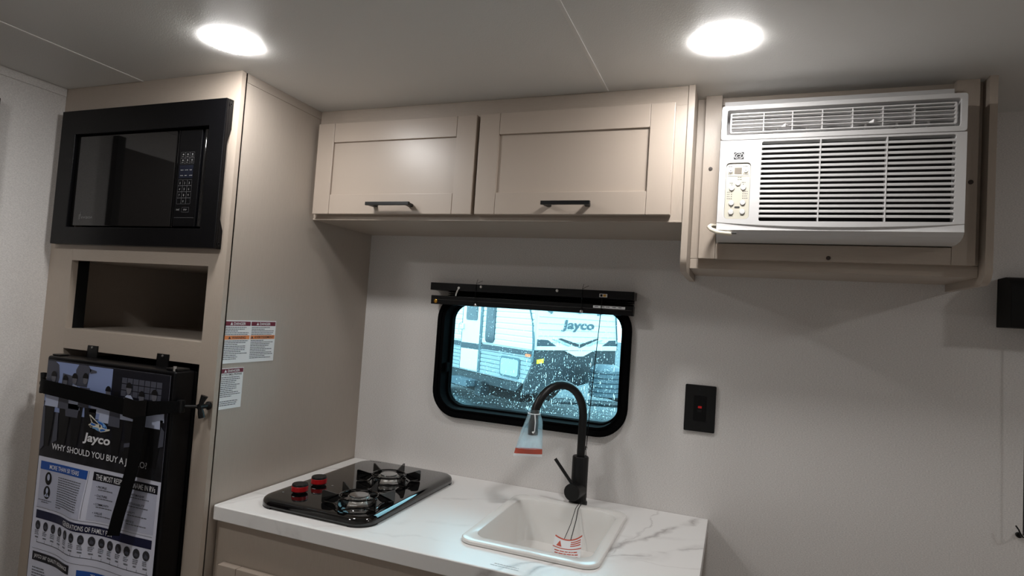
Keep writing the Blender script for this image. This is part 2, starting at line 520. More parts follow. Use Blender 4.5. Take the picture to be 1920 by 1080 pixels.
# ------------------------------------------------------------------ microwave with trim kit
def microwave():
    t = thing('microwave', 'black built-in microwave with wide black trim frame and keypad', 'microwave', (-.32, -.62, 1.53))
    x0, x1, z0, z1 = -.622, -.019, 1.533, 1.905
    yf = -.627
    ox0, ox1, oz0, oz1 = -.562, -.070, 1.580, 1.838
    g = G().prism([(x0, z0), (x1, z0), (x1, z1), (x0, z1)], FY, yf, yf + .010, [[(ox0, oz0), (ox1, oz0), (ox1, oz1), (ox0, oz1)]])
    fr = build(g, 'trim_frame', 'black_satin', t, bevel=.0015)
    # side returns, deeper near the corners
    for xs in (x0, x1):
        s_ = 1 if xs == x1 else -1
        prof = [(yf + .010, z0), (PY, z0), (PY, z0 + .045), (yf + .012, z0 + .072), (yf + .012, z1 - .10), (PY, z1 - .073), (PY, z1), (yf + .010, z1)]
        build(G().prism(prof, FX, xs, xs - s_ * .004), 'side_return', 'black_satin', fr)
        if s_ == 1:
            for zz in (z0 + .012, z1 - .013):
                build(G().lathe([(.0045, 0), (.0045, .0015), (.0026, .0015), (.0022, -.0005)], (xs, PY - .009, zz), 14, 'x'), 'screw_hole', 'black_plastic', fr, smooth=True)
    build(G().box(x0, x1, yf + .010, PY, z1 - .004, z1), 'top_return', 'black_satin', fr)
    build(G().box(x0, x1, yf + .010, PY, z0, z0 + .004), 'bottom_return', 'black_satin', fr)
    build(G().box(-.556, -.076, -.585, -.20, 1.584, 1.834), 'oven_body', 'black_matte', t)
    # door and window glass
    yd = -.618
    build(G().prism([(ox0 - .006, oz0 - .006), (ox1 + .006, oz0 - .006), (ox1 + .006, oz1 + .006), (ox0 - .006, oz1 + .006)], FY, yf + .010, PY + .019, [[(ox0, oz0), (ox1, oz0), (ox1, oz1), (ox0, oz1)]]), 'liner', 'black_matte', fr)
    build(G().box(ox0 - .004, ox1 + .004, PY + .0195, PY + .0215, oz0 - .004, oz1 + .004), 'liner_back', 'black_matte', fr)
    dr = build(G().box(-.558, -.184, yd, -.587, 1.585, 1.834), 'door', 'oven_glass', t, bevel=.002)
    build(G().box(-.1835, -.174, yd + .004, -.586, 1.585, 1.834), 'handle_groove', 'black_matte', t)
    build(G().box(-.176, -.174, yd - .001, yd + .006, 1.585, 1.834), 'groove_edge', 'black_gloss', t)
    cp = build(G().box(-.173, -.098, yd - .001, -.586, 1.586, 1.833), 'control_panel', 'black_satin', t, bevel=.002)
    build(G().lathe([(.0001, 1.587), (.008, 1.587), (.008, 1.832), (.0001, 1.832)], (-.0875, yd + .008, 0), 20), 'door_edge', 'black_gloss', t, smooth=True)
    P = lambda a, b: (a, yd - .0014, b)
    PD = lambda a, b: (a, yd - .0004, b)
    # brand on the glass
    g = G()
    text_into(g, 'nvison', -.5165, -.472, 1.6045, 1.6125, PD, bold=.0)
    for a, b_, c_ in ((-.5205, 1.6225, 1.611), (-.5215, 1.614, 1.6065), (-.521, 1.6045, 1.598)):
        g.add([PD(a, b_), PD(a + .0012, b_), PD(a + .0012, c_), PD(a, c_)], [(0, 1, 2, 3)])
    for dz in (0, .005, .010):
        g.add([PD(-.5275, 1.603 + dz), PD(-.5205, 1.606 + dz), PD(-.5205, 1.6072 + dz), PD(-.5275, 1.604 + dz)], [(0, 1, 2, 3)])
        g.add([PD(-.5265, 1.601 + dz), PD(-.5205, 1.6047 + dz), PD(-.5205, 1.6055 + dz), PD(-.5265, 1.602 + dz)], [(0, 1, 2, 3)])
    build(g, 'brand_lettering', 'print_grey', dr)
    # keypad
    g = G()
    def rect_line(x0, x1, z0, z1, w_=.0005):
        for a, b_, c_, d_ in ((x0, x1, z0, z0 + w_), (x0, x1, z1 - w_, z1), (x0, x0 + w_, z0, z1), (x1 - w_, x1, z0, z1)):
            g.add([P(a, c_), P(b_, c_), P(b_, d_), P(a, d_)], [(0, 1, 2, 3)])
    for r, zt in enumerate((1.7755, 1.7605)):
        for c_ in range(3): rect_line(-.164 + c_ * .0155, -.1485 + c_ * .0155, zt - .015, zt)
    kx = -.165
    for r in range(4):
        for c_ in range(3): rect_line(kx + c_ * .0155, kx + (c_ + 1) * .0155, 1.688 - r * .0155 - .0155 + .017, 1.688 - r * .0155 + .017)
    rect_line(-.145, -.121, 1.622, 1.635)
    build(g, 'key_outline', 'print_dim', cp)['kind'] = 'stuff'
    g = G()
    for i, ch in enumerate('123456789'):
        r, c_ = divmod(i, 3); cx = kx + .0065 + c_ * .0155; cz = 1.705 - r * .0155 - .0115
        text_into(g, ch, cx - (.0008 if ch == '1' else .0014), cx + (.0008 if ch == '1' else .0016), cz, cz + .006, P)
    text_into(g, '0', kx + .0205, kx + .0235, 1.705 - 3 * .0155 - .0115, 1.705 - 3 * .0155 - .0055, P)
    text_into(g, 'STOP', -.139, -.128, 1.6265, 1.6305, P)
    text_into(g, 'START', -.164, -.152, 1.6265, 1.6305, P)
    for r, zt in enumerate((1.7755, 1.7605)):
        for c_ in range(3):
            cx = -.156 + c_ * .0155
            g.box(cx - .002, cx + .002, yd - .0014, yd - .0010, zt - .007, zt - .004)
            dashes(g, cx - .004, cx + .004, zt - .0115, .0012, P)
    for r in range(2):
        for c_ in range(3): dashes(g, -.161 + c_ * .0155, -.151 + c_ * .0155, 1.729 - r * .014, .0016, P)
    build(g, 'key_lettering', 'print_grey', cp)
    build(G().box(-.1655, -.119, yd - .0012, yd - .001, 1.709, 1.7425), 'key_field', 'print_blue', cp)
    build(G().box(-.169, -.103, yd - .0013, yd - .0009, 1.608, 1.6086), 'panel_seam', 'print_dim', cp)
microwave()

# ------------------------------------------------------------------ refrigerator, poster and strap
FD = -.664
def fridge():
    t = thing('refrigerator', 'small black refrigerator recessed in the pantry behind a poster', 'refrigerator', (-.29, -.40, .405))
    build(G().box(-.545, -.065, -.60, -.06, .401, 1.222), 'body', 'black_matte', t)
    dr = build(G().box(-.523, -.062, FD, -.606, .42, 1.232), 'door', 'black_satin', t, bevel=.006, segs=3)
    build(G().box(-.523, -.062, -.606, -.60, .42, 1.228), 'gasket', 'black_matte', t)
    build(G().box(-.105, -.066, -.655, -.62, 1.2321, 1.238), 'hinge_cap', 'black_plastic', t, bevel=.002)
    build(G().lathe([(.004, 1.232), (.004, 1.243)], (-.078, -.653, 0), 12), 'hinge_pin', 'steel', t, smooth=True)
    build(G().box(-.52, -.49, -.655, -.63, 1.2321, 1.236), 'hinge_cap', 'black_plastic', t, bevel=.002)
    for a, b_ in ((-.455, -.416), (-.197, -.156)):
        br = build(G().box(a, b_, PY - .0035, PY - .0002, 1.228, 1.263).box(a, b_, PY - .0035, PY + .03, 1.228, 1.231), 'mounting_bracket', 'black_plastic', t, bevel=.001)
        build(G().lathe([(.003, 0), (.003, -.0015), (.001, -.002)], ((a + b_) / 2, PY - .0035, 1.258), 12, 'y'), 'screw', 'steel', br, smooth=True)
fridge()

PX0, PX1, PZ0, PZ1 = -.513, -.073, .44, 1.222
def sheet(x, z, lay=0):
    k = min(1, max(0, (.985 - z) / .15)); k = k * k * (3 - 2 * k)
    bul = .016 * k * math.exp(-((x + .335) / .055) ** 2) + .005 * k * math.exp(-((x + .16) / .07) ** 2)
    return (x, FD - .0022 - bul - lay * .00035, z)
def poster():
    t = thing('poster', 'printed poster with an old group photo and blue headings, strapped to the refrigerator', 'poster', (-.293, FD - .002, PZ0))
    def bar(g, x0, x1, z0, z1, lay, mi=0):
        nx = max(1, int(abs(x1 - x0) / .012)); nz = max(1, int(abs(z1 - z0) / .025))
        g.grid(lambda u, v: sheet(x0 + (x1 - x0) * u, z0 + (z1 - z0) * v, lay), nx, nz, mi)
    def part(name, m, fn, lab=None):
        g = G(); fn(g); o = build(g, name, m, t, smooth=60)
        if lab: o['label'] = lab
        return o
    def each(name, m, items, fn):
        for it in items: part(name, m, lambda g: fn(g, it))
    g = G(); bar(g, PX0, PX1, PZ0, PZ1, 0)
    g.grid(lambda u, v: tuple(Vector(sheet(PX0 + (PX1 - PX0) * u, PZ0 + (PZ1 - PZ0) * v)) + Vector((0, .0004, 0))), 36, 31)
    build(g, 'paper', 'poster_paper', t, smooth=60)
    part('photo_ground', 'poster_dark', lambda g: bar(g, PX0, PX1, .972, PZ1, 1))
    # group photo in blue greys
    def poly(g, pts, lay): g.flat(pts, lambda a, b: sheet(a, b, lay))
    def ell(g, cx, cz, rx, rz, lay, n=14, tilt=0):
        g.flat([(cx + rx * math.cos(2 * PI * k / n) + tilt * rz * math.sin(2 * PI * k / n), cz + rz * math.sin(2 * PI * k / n)) for k in range(n)], lambda a, b: sheet(a, b, lay))
    part('photo_sky', 'photo_sky', lambda g: poly(g, [(PX0, 1.09), (-.268, 1.09), (-.268, 1.2195), (PX0, 1.2195)], 2))
    each('photo_tree', 'photo_mid', ([(PX0, 1.155), (-.468, 1.155), (-.462, 1.18), (-.468, 1.212), (-.482, 1.2195), (PX0, 1.2195)],
        [(-.40, 1.165), (-.356, 1.165), (-.352, 1.20), (-.345, 1.208), (-.356, 1.2195), (-.392, 1.2195), (-.402, 1.205)],
        [(-.452, 1.15), (-.41, 1.15), (-.41, 1.188), (-.45, 1.192)], [(-.348, 1.2), (-.325, 1.204), (-.326, 1.209), (-.352, 1.2125)]), lambda g, p: poly(g, p, 3))
    part('photo_building', 'poster_black', lambda g: poly(g, [(-.268, 1.05), (PX1, 1.05), (PX1, 1.2195), (-.268, 1.2195)], 2))
    def pane(g, ij):
        x = -.233 + ij[0] * .0197; z = 1.158 + ij[1] * .0155
        poly(g, [(x, z), (x + .0175, z), (x + .0175, z + .0135), (x, z + .0135)], 3)
    each('photo_pane', 'photo_mid', [(i, j) for i in range(7) for j in range(3)], pane)
    figs = [(-.482, 1.178, 1), (-.437, 1.172, 0), (-.402, 1.180, 1), (-.362, 1.184, 2), (-.276, 1.160, 1), (-.246, 1.150, 0), (-.205, 1.176, 1), (-.118, 1.168, 1), (-.16, 1.16, 0)]
    each('photo_arm', 'photo_light', ([(-.34, 1.105), (-.27, 1.105), (-.27, 1.135), (-.325, 1.138)], [(-.235, 1.11), (-.08, 1.11), (-.082, 1.132), (-.10, 1.145), (-.14, 1.146), (-.19, 1.15), (-.23, 1.14)]), lambda g, p: poly(g, p, 4))
    for x, z, k in figs:
        if k == 1: part('photo_shirt', 'photo_light', lambda g: poly(g, [(x - .026, z - .075), (x + .027, z - .075), (x + .024, z - .03), (x + .008, z - .014), (x - .006, z - .014), (x - .022, z - .028)], 5))
        else: part('photo_shirt', 'photo_mid', lambda g: poly(g, [(x - .02, z - .07), (x + .02, z - .07), (x + .018, z - .02), (x - .018, z - .02)], 6))
        part('photo_head', 'photo_skin', lambda g: ell(g, x, z, .0085, .0125, 7))
        part('photo_hair', 'photo_deep', lambda g: g.flat([(x + .0105 * math.cos(a), z + .0035 + .0135 * math.sin(a)) for a in [PI * q / 8 for q in range(9)]], lambda a, b: sheet(a, b, 8)))
    each('photo_trousers', 'photo_deep', (-.49, -.43, -.385, -.335, -.235, -.19, -.145, -.105), lambda g, x: poly(g, [(x - .022, 1.115), (x + .022, 1.115), (x + .018, 1.06), (x + .01, 1.0), (x - .012, 1.0), (x - .016, 1.06)], 4))
    each('photo_gap', 'photo_mid', ([(PX0, .985), (-.497, 1.0), (-.505, 1.10), (PX0, 1.10)], [(-.468, 1.01), (-.448, 1.02), (-.452, 1.09), (-.462, 1.09)], [(-.425, 1.085), (-.38, 1.085), (-.375, 1.118), (-.43, 1.118)],
        [(-.205, 1.035), (-.183, 1.04), (-.183, 1.05), (-.205, 1.045)], [(-.092, 1.05), (-.076, 1.055), (-.076, 1.09), (-.088, 1.10)]), lambda g, p: poly(g, p, 5))
    # emblem: oval with a flying bird, drawn on a small unit grid
    def E(cx, cy):
        px, py = 140 + cx / 15.43, 770 + cy / 15.43
        return (-.349 + (px - 161) * .00188, 1.037 - (py - 822) * .00138 + (px - 161) * .00026)
    def epoly(g, pts, lay): g.flat([E(*p) for p in pts], lambda a, b: sheet(a, b, lay))
    def eell(g, cx, cy, rx, ry, lay, tilt=.35):
        epoly(g, [(cx + rx * math.cos(2 * PI * k / 28), cy + ry * math.sin(2 * PI * k / 28) + tilt * rx * math.cos(2 * PI * k / 28)) for k in range(28)], lay)
    part('emblem_rim', 'logo_light', lambda g: eell(g, 765, 455, 232, 140, 9))
    part('emblem_oval', 'logo_blue', lambda g: eell(g, 768, 450, 208, 118, 10))
    part('emblem_shine', 'logo_light', lambda g: (epoly(g, [(575, 505), (790, 560), (785, 500), (690, 440), (600, 455)], 11), epoly(g, [(880, 380), (950, 440), (940, 500), (880, 470)], 11)))
    def bird_edge(g):
        epoly(g, [(455, 125), (500, 130), (690, 315), (770, 390), (850, 430), (880, 500), (1000, 540), (1095, 545), (1090, 585), (960, 610), (830, 622), (790, 575), (765, 505), (690, 480), (600, 475), (525, 482), (455, 400), (510, 372), (545, 335), (515, 290), (505, 235)], 12)
    part('emblem_bird_outline', 'logo_cream', bird_edge)
    each('emblem_bird_dark', 'photo_deep', ([(485, 160), (680, 330), (770, 402), (690, 392), (580, 345), (520, 240)], [(490, 410), (610, 462), (560, 470), (500, 445)], [(775, 398), (835, 440), (812, 500), (785, 478)]), lambda g, p: epoly(g, p, 13))
    each('emblem_bird_wing', 'logo_blue', ([(515, 385), (552, 348), (690, 415), (640, 440), (560, 418)], [(810, 545), (880, 530), (985, 560), (940, 590), (830, 602)]), lambda g, p: epoly(g, p, 13))
    def T(name, m, s, x0, x1, z0, z1, lay, bold=.012, shear=0., slope=0., lab=None):
        part(name, m, lambda g: text_into(g, s, x0, x1, z0, z1, lambda a, b: sheet(a, b + slope * (a - x0), lay), bold, shear), lab)
    T('brand_lettering', 'poster_white', 'Jayco', -.349, -.251, 1.0265, 1.0545, 10, .03, .12, lab='white bold word Jayco')
    T('headline_lettering', 'poster_white', 'WHY SHOULD YOU BUY A JAYCO?', -.462, -.120, .9915, 1.0115, 10, .011)
    def heading(s, x0, x1, z0, z1, m, tx0, tx1, tz0, tz1, bold=.006):
        part('heading_bar', m, lambda g: bar(g, x0, x1, z0, z1, 2))
        T('heading_lettering', 'poster_white', s, tx0, tx1, tz0, tz1, 4, bold)
    part('text_panel', 'poster_box', lambda g: (bar(g, -.501, -.322, .845, .942, 1), bar(g, -.300, -.082, .848, .944, 1)))
    heading('MORE THAN 50 YEARS', -.501, -.321, .940, .961, 'poster_blue', -.465, -.351, .9445, .9555)
    heading('THE MOST RESPECTED NAME IN RVs', -.300, -.081, .942, .963, 'poster_black', -.290, -.088, .9455, .9585)
    heading('GENERATIONS OF FAMILY FUN', -.500, -.083, .815, .836, 'poster_navy', -.384, -.214, .819, .831)
    heading('JAYCO 360\u00b0 QUALITY ASSURANCE', -.499, -.336, .709, .731, 'poster_black', -.491, -.343, .714, .726)
    heading('THE JAYCO', -.311, -.083, .703, .725, 'poster_blue', -.272, -.178, .708, .720)
    def rules(g):
        for x0, x1, z in ((-.503, -.083, .8425), (-.503, -.083, .738)):
            bar(g, x0, x1, z, z + .0007, 2)
        bar(g, -.3165, -.3158, .848, .962, 2)
        bar(g, -.489, -.086, .7545, .7558, 2)
        for i in range(14):
            x = -.489 + i * .0306; bar(g, x, x + .0008, .7545, .762, 2)
    part('ruled_lines', 'ink', rules)
    circ = [-.489 + i * .0302 for i in range(14)]
    each('timeline_picture', 'ink', list(enumerate(circ)), lambda g, q: ell(g, q[1], .798, .0105 if q[0] > 6 else .009, .0118, 3))
    each('timeline_picture_tone', 'photo_mid', list(enumerate(circ)), lambda g, q: poly(g, [(q[1] - .006, .793), (q[1] + .005, .791), (q[1] + .007, .797), (q[1] - .002, .801 + .002 * math.sin(q[0] * 2.1))], 4))
    rnd = random.Random(5)
    def small(g):
        for i, x in enumerate(circ):
            for k in range(3): dashes(g, x - .009, x + .009 - rnd.random() * .006, .7825 - k * .0042, .0018, lambda a, b: sheet(a, b, 3), rnd=rnd)
            dashes(g, x - .0065, x + .0065, .766, .0032, lambda a, b: sheet(a, b, 3), rnd=rnd, gap=.15)
        for k in range(14): dashes(g, -.428, -.337 if k < 13 else -.405, .927 - k * .0057, .0022, lambda a, b: sheet(a, b, 3), rnd=rnd)
        for k in range(2): dashes(g, -.497 + k * .012, -.446 - k * .012, .862 - k * .005, .002, lambda a, b: sheet(a, b, 3), rnd=rnd)
        for k in range(5): dashes(g, -.495, -.43 - rnd.random() * .02, .690 - k * .007, .0026, lambda a, b: sheet(a, b, 3), rnd=rnd)
        for k in range(4):
            dashes(g, -.277, -.225, .9215 - k * .0207, .0022, lambda a, b: sheet(a, b, 3), rnd=rnd)
            dashes(g, -.168, -.105, .9225 - k * .0207, .0022, lambda a, b: sheet(a, b, 3), rnd=rnd)
    part('small_print', 'ink_soft', small)['kind'] = 'stuff'
    for k, s in enumerate(('PEOPLE', 'CULTURE', 'COMMUNITY', 'VALUE')):
        z = .9265 - k * .0207; T('bullet_lettering', 'ink', '\u2022 ' + s, -.284, -.284 + .006 + .0047 * len(s), z, z + .0052, 4, .01)
    for k, s in enumerate(('CRAFTSMANSHIP', 'SUSTAINABILITY', 'QUALITY', 'SERVICE')):
        z = .9275 - k * .0207; T('bullet_lettering', 'ink', '\u2022 ' + s, -.176, -.176 + .006 + .0038 * len(s), z, z + .0052, 4, .01)
    part('portrait', 'photo_deep', lambda g: (ell(g, -.466, .9195, .0125, .0165, 3, 20), ell(g, -.467, .884, .0125, .0165, 3, 20)))
    part('portrait_face', 'photo_light', lambda g: (ell(g, -.4655, .9225, .0052, .0085, 4), ell(g, -.4665, .8885, .0045, .0075, 4), poly(g, [(-.4765, .874), (-.469, .8815), (-.4672, .872)], 4), poly(g, [(-.4575, .874), (-.465, .8815), (-.4662, .872)], 4)))
poster()

def strap():
    t = thing('load_strap', 'black webbing strap tightened across the refrigerator front with a hanging tail', 'strap', (-.29, -.66, .82))
    path = [(-.572, -.628, 1.150), (-.54, -.662, 1.155), (-.50, -.6775, 1.153), (-.40, -.680, 1.149), (-.28, -.681, 1.142), (-.16, -.681, 1.134), (-.09, -.680, 1.146), (-.058, -.664, 1.150), (-.045, -.648, 1.1505)]
    def band(g, pts, h, th=.0016):
        for sgn in (0, 1):
            pass
        loops = []
        for i, p in enumerate(pts):
            a = Vector(pts[max(i - 1, 0)]); b = Vector(pts[min(i + 1, len(pts) - 1)]); tt = (b - a); tt.z = 0; tt.normalize()
            n = Vector((tt.y, -tt.x, 0)); p = Vector(p)
            hh = h[i] if isinstance(h, list) else h
            loops.append([p + Vector((0, 0, -hh / 2)), p + Vector((0, 0, hh / 2)), p + n * th + Vector((0, 0, hh / 2)), p + n * th + Vector((0, 0, -hh / 2))])
        g.loft(loops, True, True)
    g = G(); band(g, path, [.026, .032, .036, .036, .037, .040, .032, .028, .024]); build(g, 'webbing', 'webbing', t, smooth=50)
    # overlapped doubled length and buckle in front
    g = G(); band(g, [(-.195, -.6845, 1.138), (-.15, -.6865, 1.134), (-.12, -.6845, 1.139)], .045, .002); build(g, 'buckle', 'black_plastic', t, bevel=.0006)
    # hanging tail
    g = G()
    pts = [(-.134, -.687, 1.122), (-.132, -.690, 1.09), (-.131, -.694, 1.02), (-.143, -.698, .95), (-.157, -.700, .89), (-.168, -.700, .842)]
    loops = []
    for i, (x, y, z) in enumerate(pts):
        wd = .0215; sk = .004
        loops.append([(x - wd, y, z - sk), (x + wd, y - .002, z + sk), (x + wd, y - .0036, z + sk), (x - wd, y - .0016, z - sk)])
    g.loft(loops, True, True); build(g, 'tail', 'webbing', t, smooth=50)
    # anchor fittings: threaded stem and two-lobed thumb knob
    for (x, y, z, sgn) in ((-.585, PY, 1.150, -1), (-.012, PY, 1.152, 1)):
        a = build(G().lathe([(.010, 0), (.010, -.004), (.006, -.008), (.006, -.022)], (x, y, z), 16, 'y'), 'anchor_base', 'black_metal', t, smooth=True)
        xe = x - sgn * .04
        build(G().tube([(x, y - .02, z), (x - sgn * .012, y - .026, z - .001), (xe, y - .042, z - .002)], .0042, 10), 'stem', 'black_metal', t, smooth=True)
        k = build(G().tube([(x + sgn * .004, y - .022, z - .026), (x + sgn * .002, y - .024, z - .014), (x, y - .026, z), (x + sgn * .003, y - .024, z + .014), (x + sgn * .006, y - .021, z + .026)],
                           [.0075, .0072, .0048, .0062, .0085], 12), 'thumb_knob', 'black_plastic', t, smooth=True)
        build(G().lathe([(.007, -.004), (.007, .004)], (x, y - .026, z), 14, 'y'), 'knob_hub', 'black_plastic', k, smooth=True)
        build(G().box(xe - .008, xe + .008, y - .052, y - .038, z - .017, z + .014), 'clip', 'black_plastic', t, bevel=.003)
strap()

# ------------------------------------------------------------------ warning stickers on the pantry side
SXP = -.0008
def sticker(name, y0, y1, z0, z1, label, cols, extra):
    t = thing(name, label, 'sticker', (SXP, (y0 + y1) / 2, z0), None)
    F = lambda lay: (lambda a, b: (SXP + .0006 + lay * .0002, a, b))
    build(G().prism([(y0, z0), (y1, z0), (y1, z1), (y0, z1)], FX, SXP + .0001, SXP + .0006), 'label_paper', 'paper_white', t)
    rnd = random.Random(hash(name) % 100 if False else len(label))
    for (a0, a1, zt, zh, m, txt, tm) in cols:
        build(G().add([F(1)(a0, zt - zh), F(1)(a1, zt - zh), F(1)(a1, zt), F(1)(a0, zt)], [(0, 1, 2, 3)]), 'banner', m, t)
        g = G(); L = len(txt); tw = min(a1 - a0 - .016, .0064 * L); s0 = (a0 + a1) / 2 - tw / 2 + .005
        text_into(g, txt, s0, s0 + tw, zt - zh * .82, zt - zh * .2, F(2), .014)
        g.add([F(2)(s0 - .011, zt - zh * .82), F(2)(s0 - .003, zt - zh * .82), F(2)(s0 - .007, zt - zh * .15)], [(0, 1, 2)])
        build(g, 'banner_lettering', tm, t)
    g = G()
    for (a0, a1, z, n, dz) in extra:
        for k in range(n):
            dashes(g, a0, a1 - rnd.random() ** 2 * (a1 - a0) * .5, z - k * dz, dz * .42, F(1), rnd=rnd)
    build(g, 'small_print', 'ink_soft', t)['kind'] = 'stuff'
    return t
ys0, ysm, ys1 = -.5905, -.5045, -.4165
sticker('warning_sticker', ys0, ys1, 1.253, 1.360, 'white bilingual danger and warning sticker on the pantry side', [
    (ys0 + .002, ysm - .003, 1.3575, .011, 'sticker_red', 'DANGER', 'paper_white'), (ysm, ys1 - .002, 1.3575, .011, 'sticker_red', 'DANGER', 'paper_white'),
    (ys0 + .002, ysm - .003, 1.322, .010, 'sticker_orange', 'WARNING', 'ink'), (ysm, ys1 - .002, 1.322, .010, 'sticker_orange', 'AVERTISSEMENT', 'ink')],
    [(ys0 + .003, ysm - .006, 1.3415, 5, .0045), (ysm + .002, ys1 - .005, 1.3415, 5, .0045), (ys0 + .003, ysm - .006, 1.3075, 11, .0045), (ysm + .002, ys1 - .005, 1.3075, 11, .0045)])
s2 = sticker('warning_sticker', ys0 - .001, -.518, 1.140, 1.241, 'narrow white danger sticker about propane below the wider one', [
    (ys0 + .001, -.519, 1.2395, .0105, 'sticker_red', 'DANGER', 'paper_white')], [(ys0 + .004, -.522, 1.217, 11, .0047), (ys0 + .001, -.522, 1.158, 3, .0047)])
g = G(); text_into(g, 'IF YOU SMELL PROPANE', ys0 + .006, -.523, 1.2225, 1.2275, lambda a, b: (SXP + .0009, a, b)); build(g, 'title_lettering', 'ink', s2)

# ------------------------------------------------------------------ overhead cabinet
def shaker(parent, name, x0, x1, z0, z1, yf, th, w_=.056, rec=.007):
    """a shaker door as a part with stiles, rails and a recessed panel as its pieces"""
    dr = build(G().box(x0 + w_ - .004, x1 - w_ + .004, yf + rec, yf + th - .002, z0 + w_ - .004, z1 - w_ + .004), name, 'taupe_door', parent)
    for a, b_ in ((x0, x0 + w_), (x1 - w_, x1)):
        build(G().box(a, b_, yf, yf + th, z0, z1), 'stile', 'taupe_door', dr, bevel=.0016)
    for a, b_ in ((z0, z0 + w_), (z1 - w_, z1)):
        build(G().box(x0 + w_ + .0004, x1 - w_ - .0004, yf + .0003, yf + th, a, b_), 'rail', 'taupe_door', dr, bevel=.0016)
    return dr
def bar_pull(parent, x0, x1, yd, z, h=.009):
    """flat bar on two tapered posts"""
    out = .034
    g = G().prism([(x0, yd - out), (x1, yd - out), (x1 + .001, yd - out + .007), (x1 - .008, yd - out + .0085), (x0 + .008, yd - out + .0085), (x0 - .001, yd - out + .007)], FZ, z - h / 2, z + h / 2)
    for a, s_ in ((x0 + .002, 1), (x1 - .002, -1)):
        g.prism([(a, yd - out + .004), (a + s_ * .012, yd - out + .004), (a + s_ * .016, yd), (a + s_ * .003, yd)], FZ, z - h / 2 + .0005, z + h / 2 - .0005)
    return build(g, 'handle', 'black_metal', parent, bevel=.0006)
def overhead():
    t = thing('overhead_cabinet', 'taupe overhead cabinet with two lift-up shaker doors above the window', 'cabinet', (.52, -.15, 1.659))
    U = -.303; x1 = 1.0445
    build(G().box(.0005, x1, U - .0015, 0, 1.6585, 1.6625), 'bottom_panel', 'taupe_h', t, bevel=.0006)
    build(G().box(.0005, x1, U, U + .018, 1.935, H), 'rail', 'taupe_h', t, bevel=.001)
    build(G().box(.0005, x1 - .0, U + .0005, U + .018, 1.6625, 1.69), 'rail', 'taupe_h', t)
    for a, b_ in ((.0005, .03), (.50, .54), (1.0, x1)):
        build(G().box(a, b_, U, U + .018, 1.69 if b_ < 1 else 1.6625, 1.935), 'stile', 'taupe', t)
    build(G().box(.0005, x1, U + .018, -.001, H - .004, H - .0005), 'top_panel', 'taupe_h', t)
    build(G().box(x1 - .012, x1, U + .018, -.001, 1.6625, H - .004), 'end_panel', 'taupe', t)
    for (a, b_, h0, h1) in ((.012, .5155, .214, .349), (.5255, 1.019, .716, .837)):
        dr = shaker(t, 'door', a, b_, 1.673, 1.936, U - .0205, .020)
        bar_pull(dr, h0, h1, U - .0205, 1.696)
overhead()

# ------------------------------------------------------------------ air conditioner housing
def housing():
    t = thing('air_conditioner_housing', 'taupe boxed wall housing framing the white air conditioner', 'cabinet', (1.35, -.12, 1.545))
    def end(x0, x1, yf, name='end_board'):
        r = .032; zb = 1.545
        prof = [(-.0005, zb), (-.0005, H)] + [(yf, H)] + [(yf + r - r * math.cos(a), zb + r - r * math.sin(a)) for a in [PI / 2 * k / 8 for k in range(9)]]
        build(G().prism(prof, FX, x0, x1), name, 'taupe', t, bevel=.0008)
    end(1.0455, 1.0600, -.308)
    end(1.641, 1.655, -.245)
    F = -.21
    b = .0008
    build(G().box(1.0605, 1.10, F, F + .018, 1.5862, H), 'frame_stile', 'taupe', t, bevel=b)
    build(G().box(1.60, 1.6405, F, F + .018, 1.5862, H), 'frame_stile', 'taupe', t, bevel=b)
    build(G().box(1.0605, 1.6405, F, F + .018, 1.562, 1.5855), 'frame_rail', 'taupe_h', t, bevel=b)
    build(G().box(1.10, 1.60, F, F + .018, 1.962, H), 'frame_rail', 'taupe_h', t, bevel=b)
    build(G().box(1.0605, 1.6405, F + .018, -.0005, 1.562, 1.574), 'bottom_panel', 'taupe_h', t)
    for a, b_ in ((1.080, 1.1175), (1.5875, 1.629)):
        build(G().box(a, b_, F - .02, F - .0002, 1.585, H), 'raised_stile', 'taupe', t, bevel=b)
    build(G().box(1.118, 1.587, F - .0195, F - .0002, 1.585, 1.6215), 'raised_rail', 'taupe_h', t, bevel=b)
    build(G().box(1.118, 1.587, F + .004, F + .010, 1.574, 1.64), 'backing', 'taupe', t)
    build(G().box(1.118, 1.587, F + .004, F + .010, 1.93, 1.962), 'backing', 'taupe', t)
    for x, z in ((1.098, 1.801), (1.617, 1.760), (1.358, 1.593)):
        build(G().lathe([(.0047, 0), (.0047, -.0012), (.003, -.0016)], (x, F - .02, z), 16, 'y'), 'screw_cap', 'door_brown', t, smooth=True)
housing()

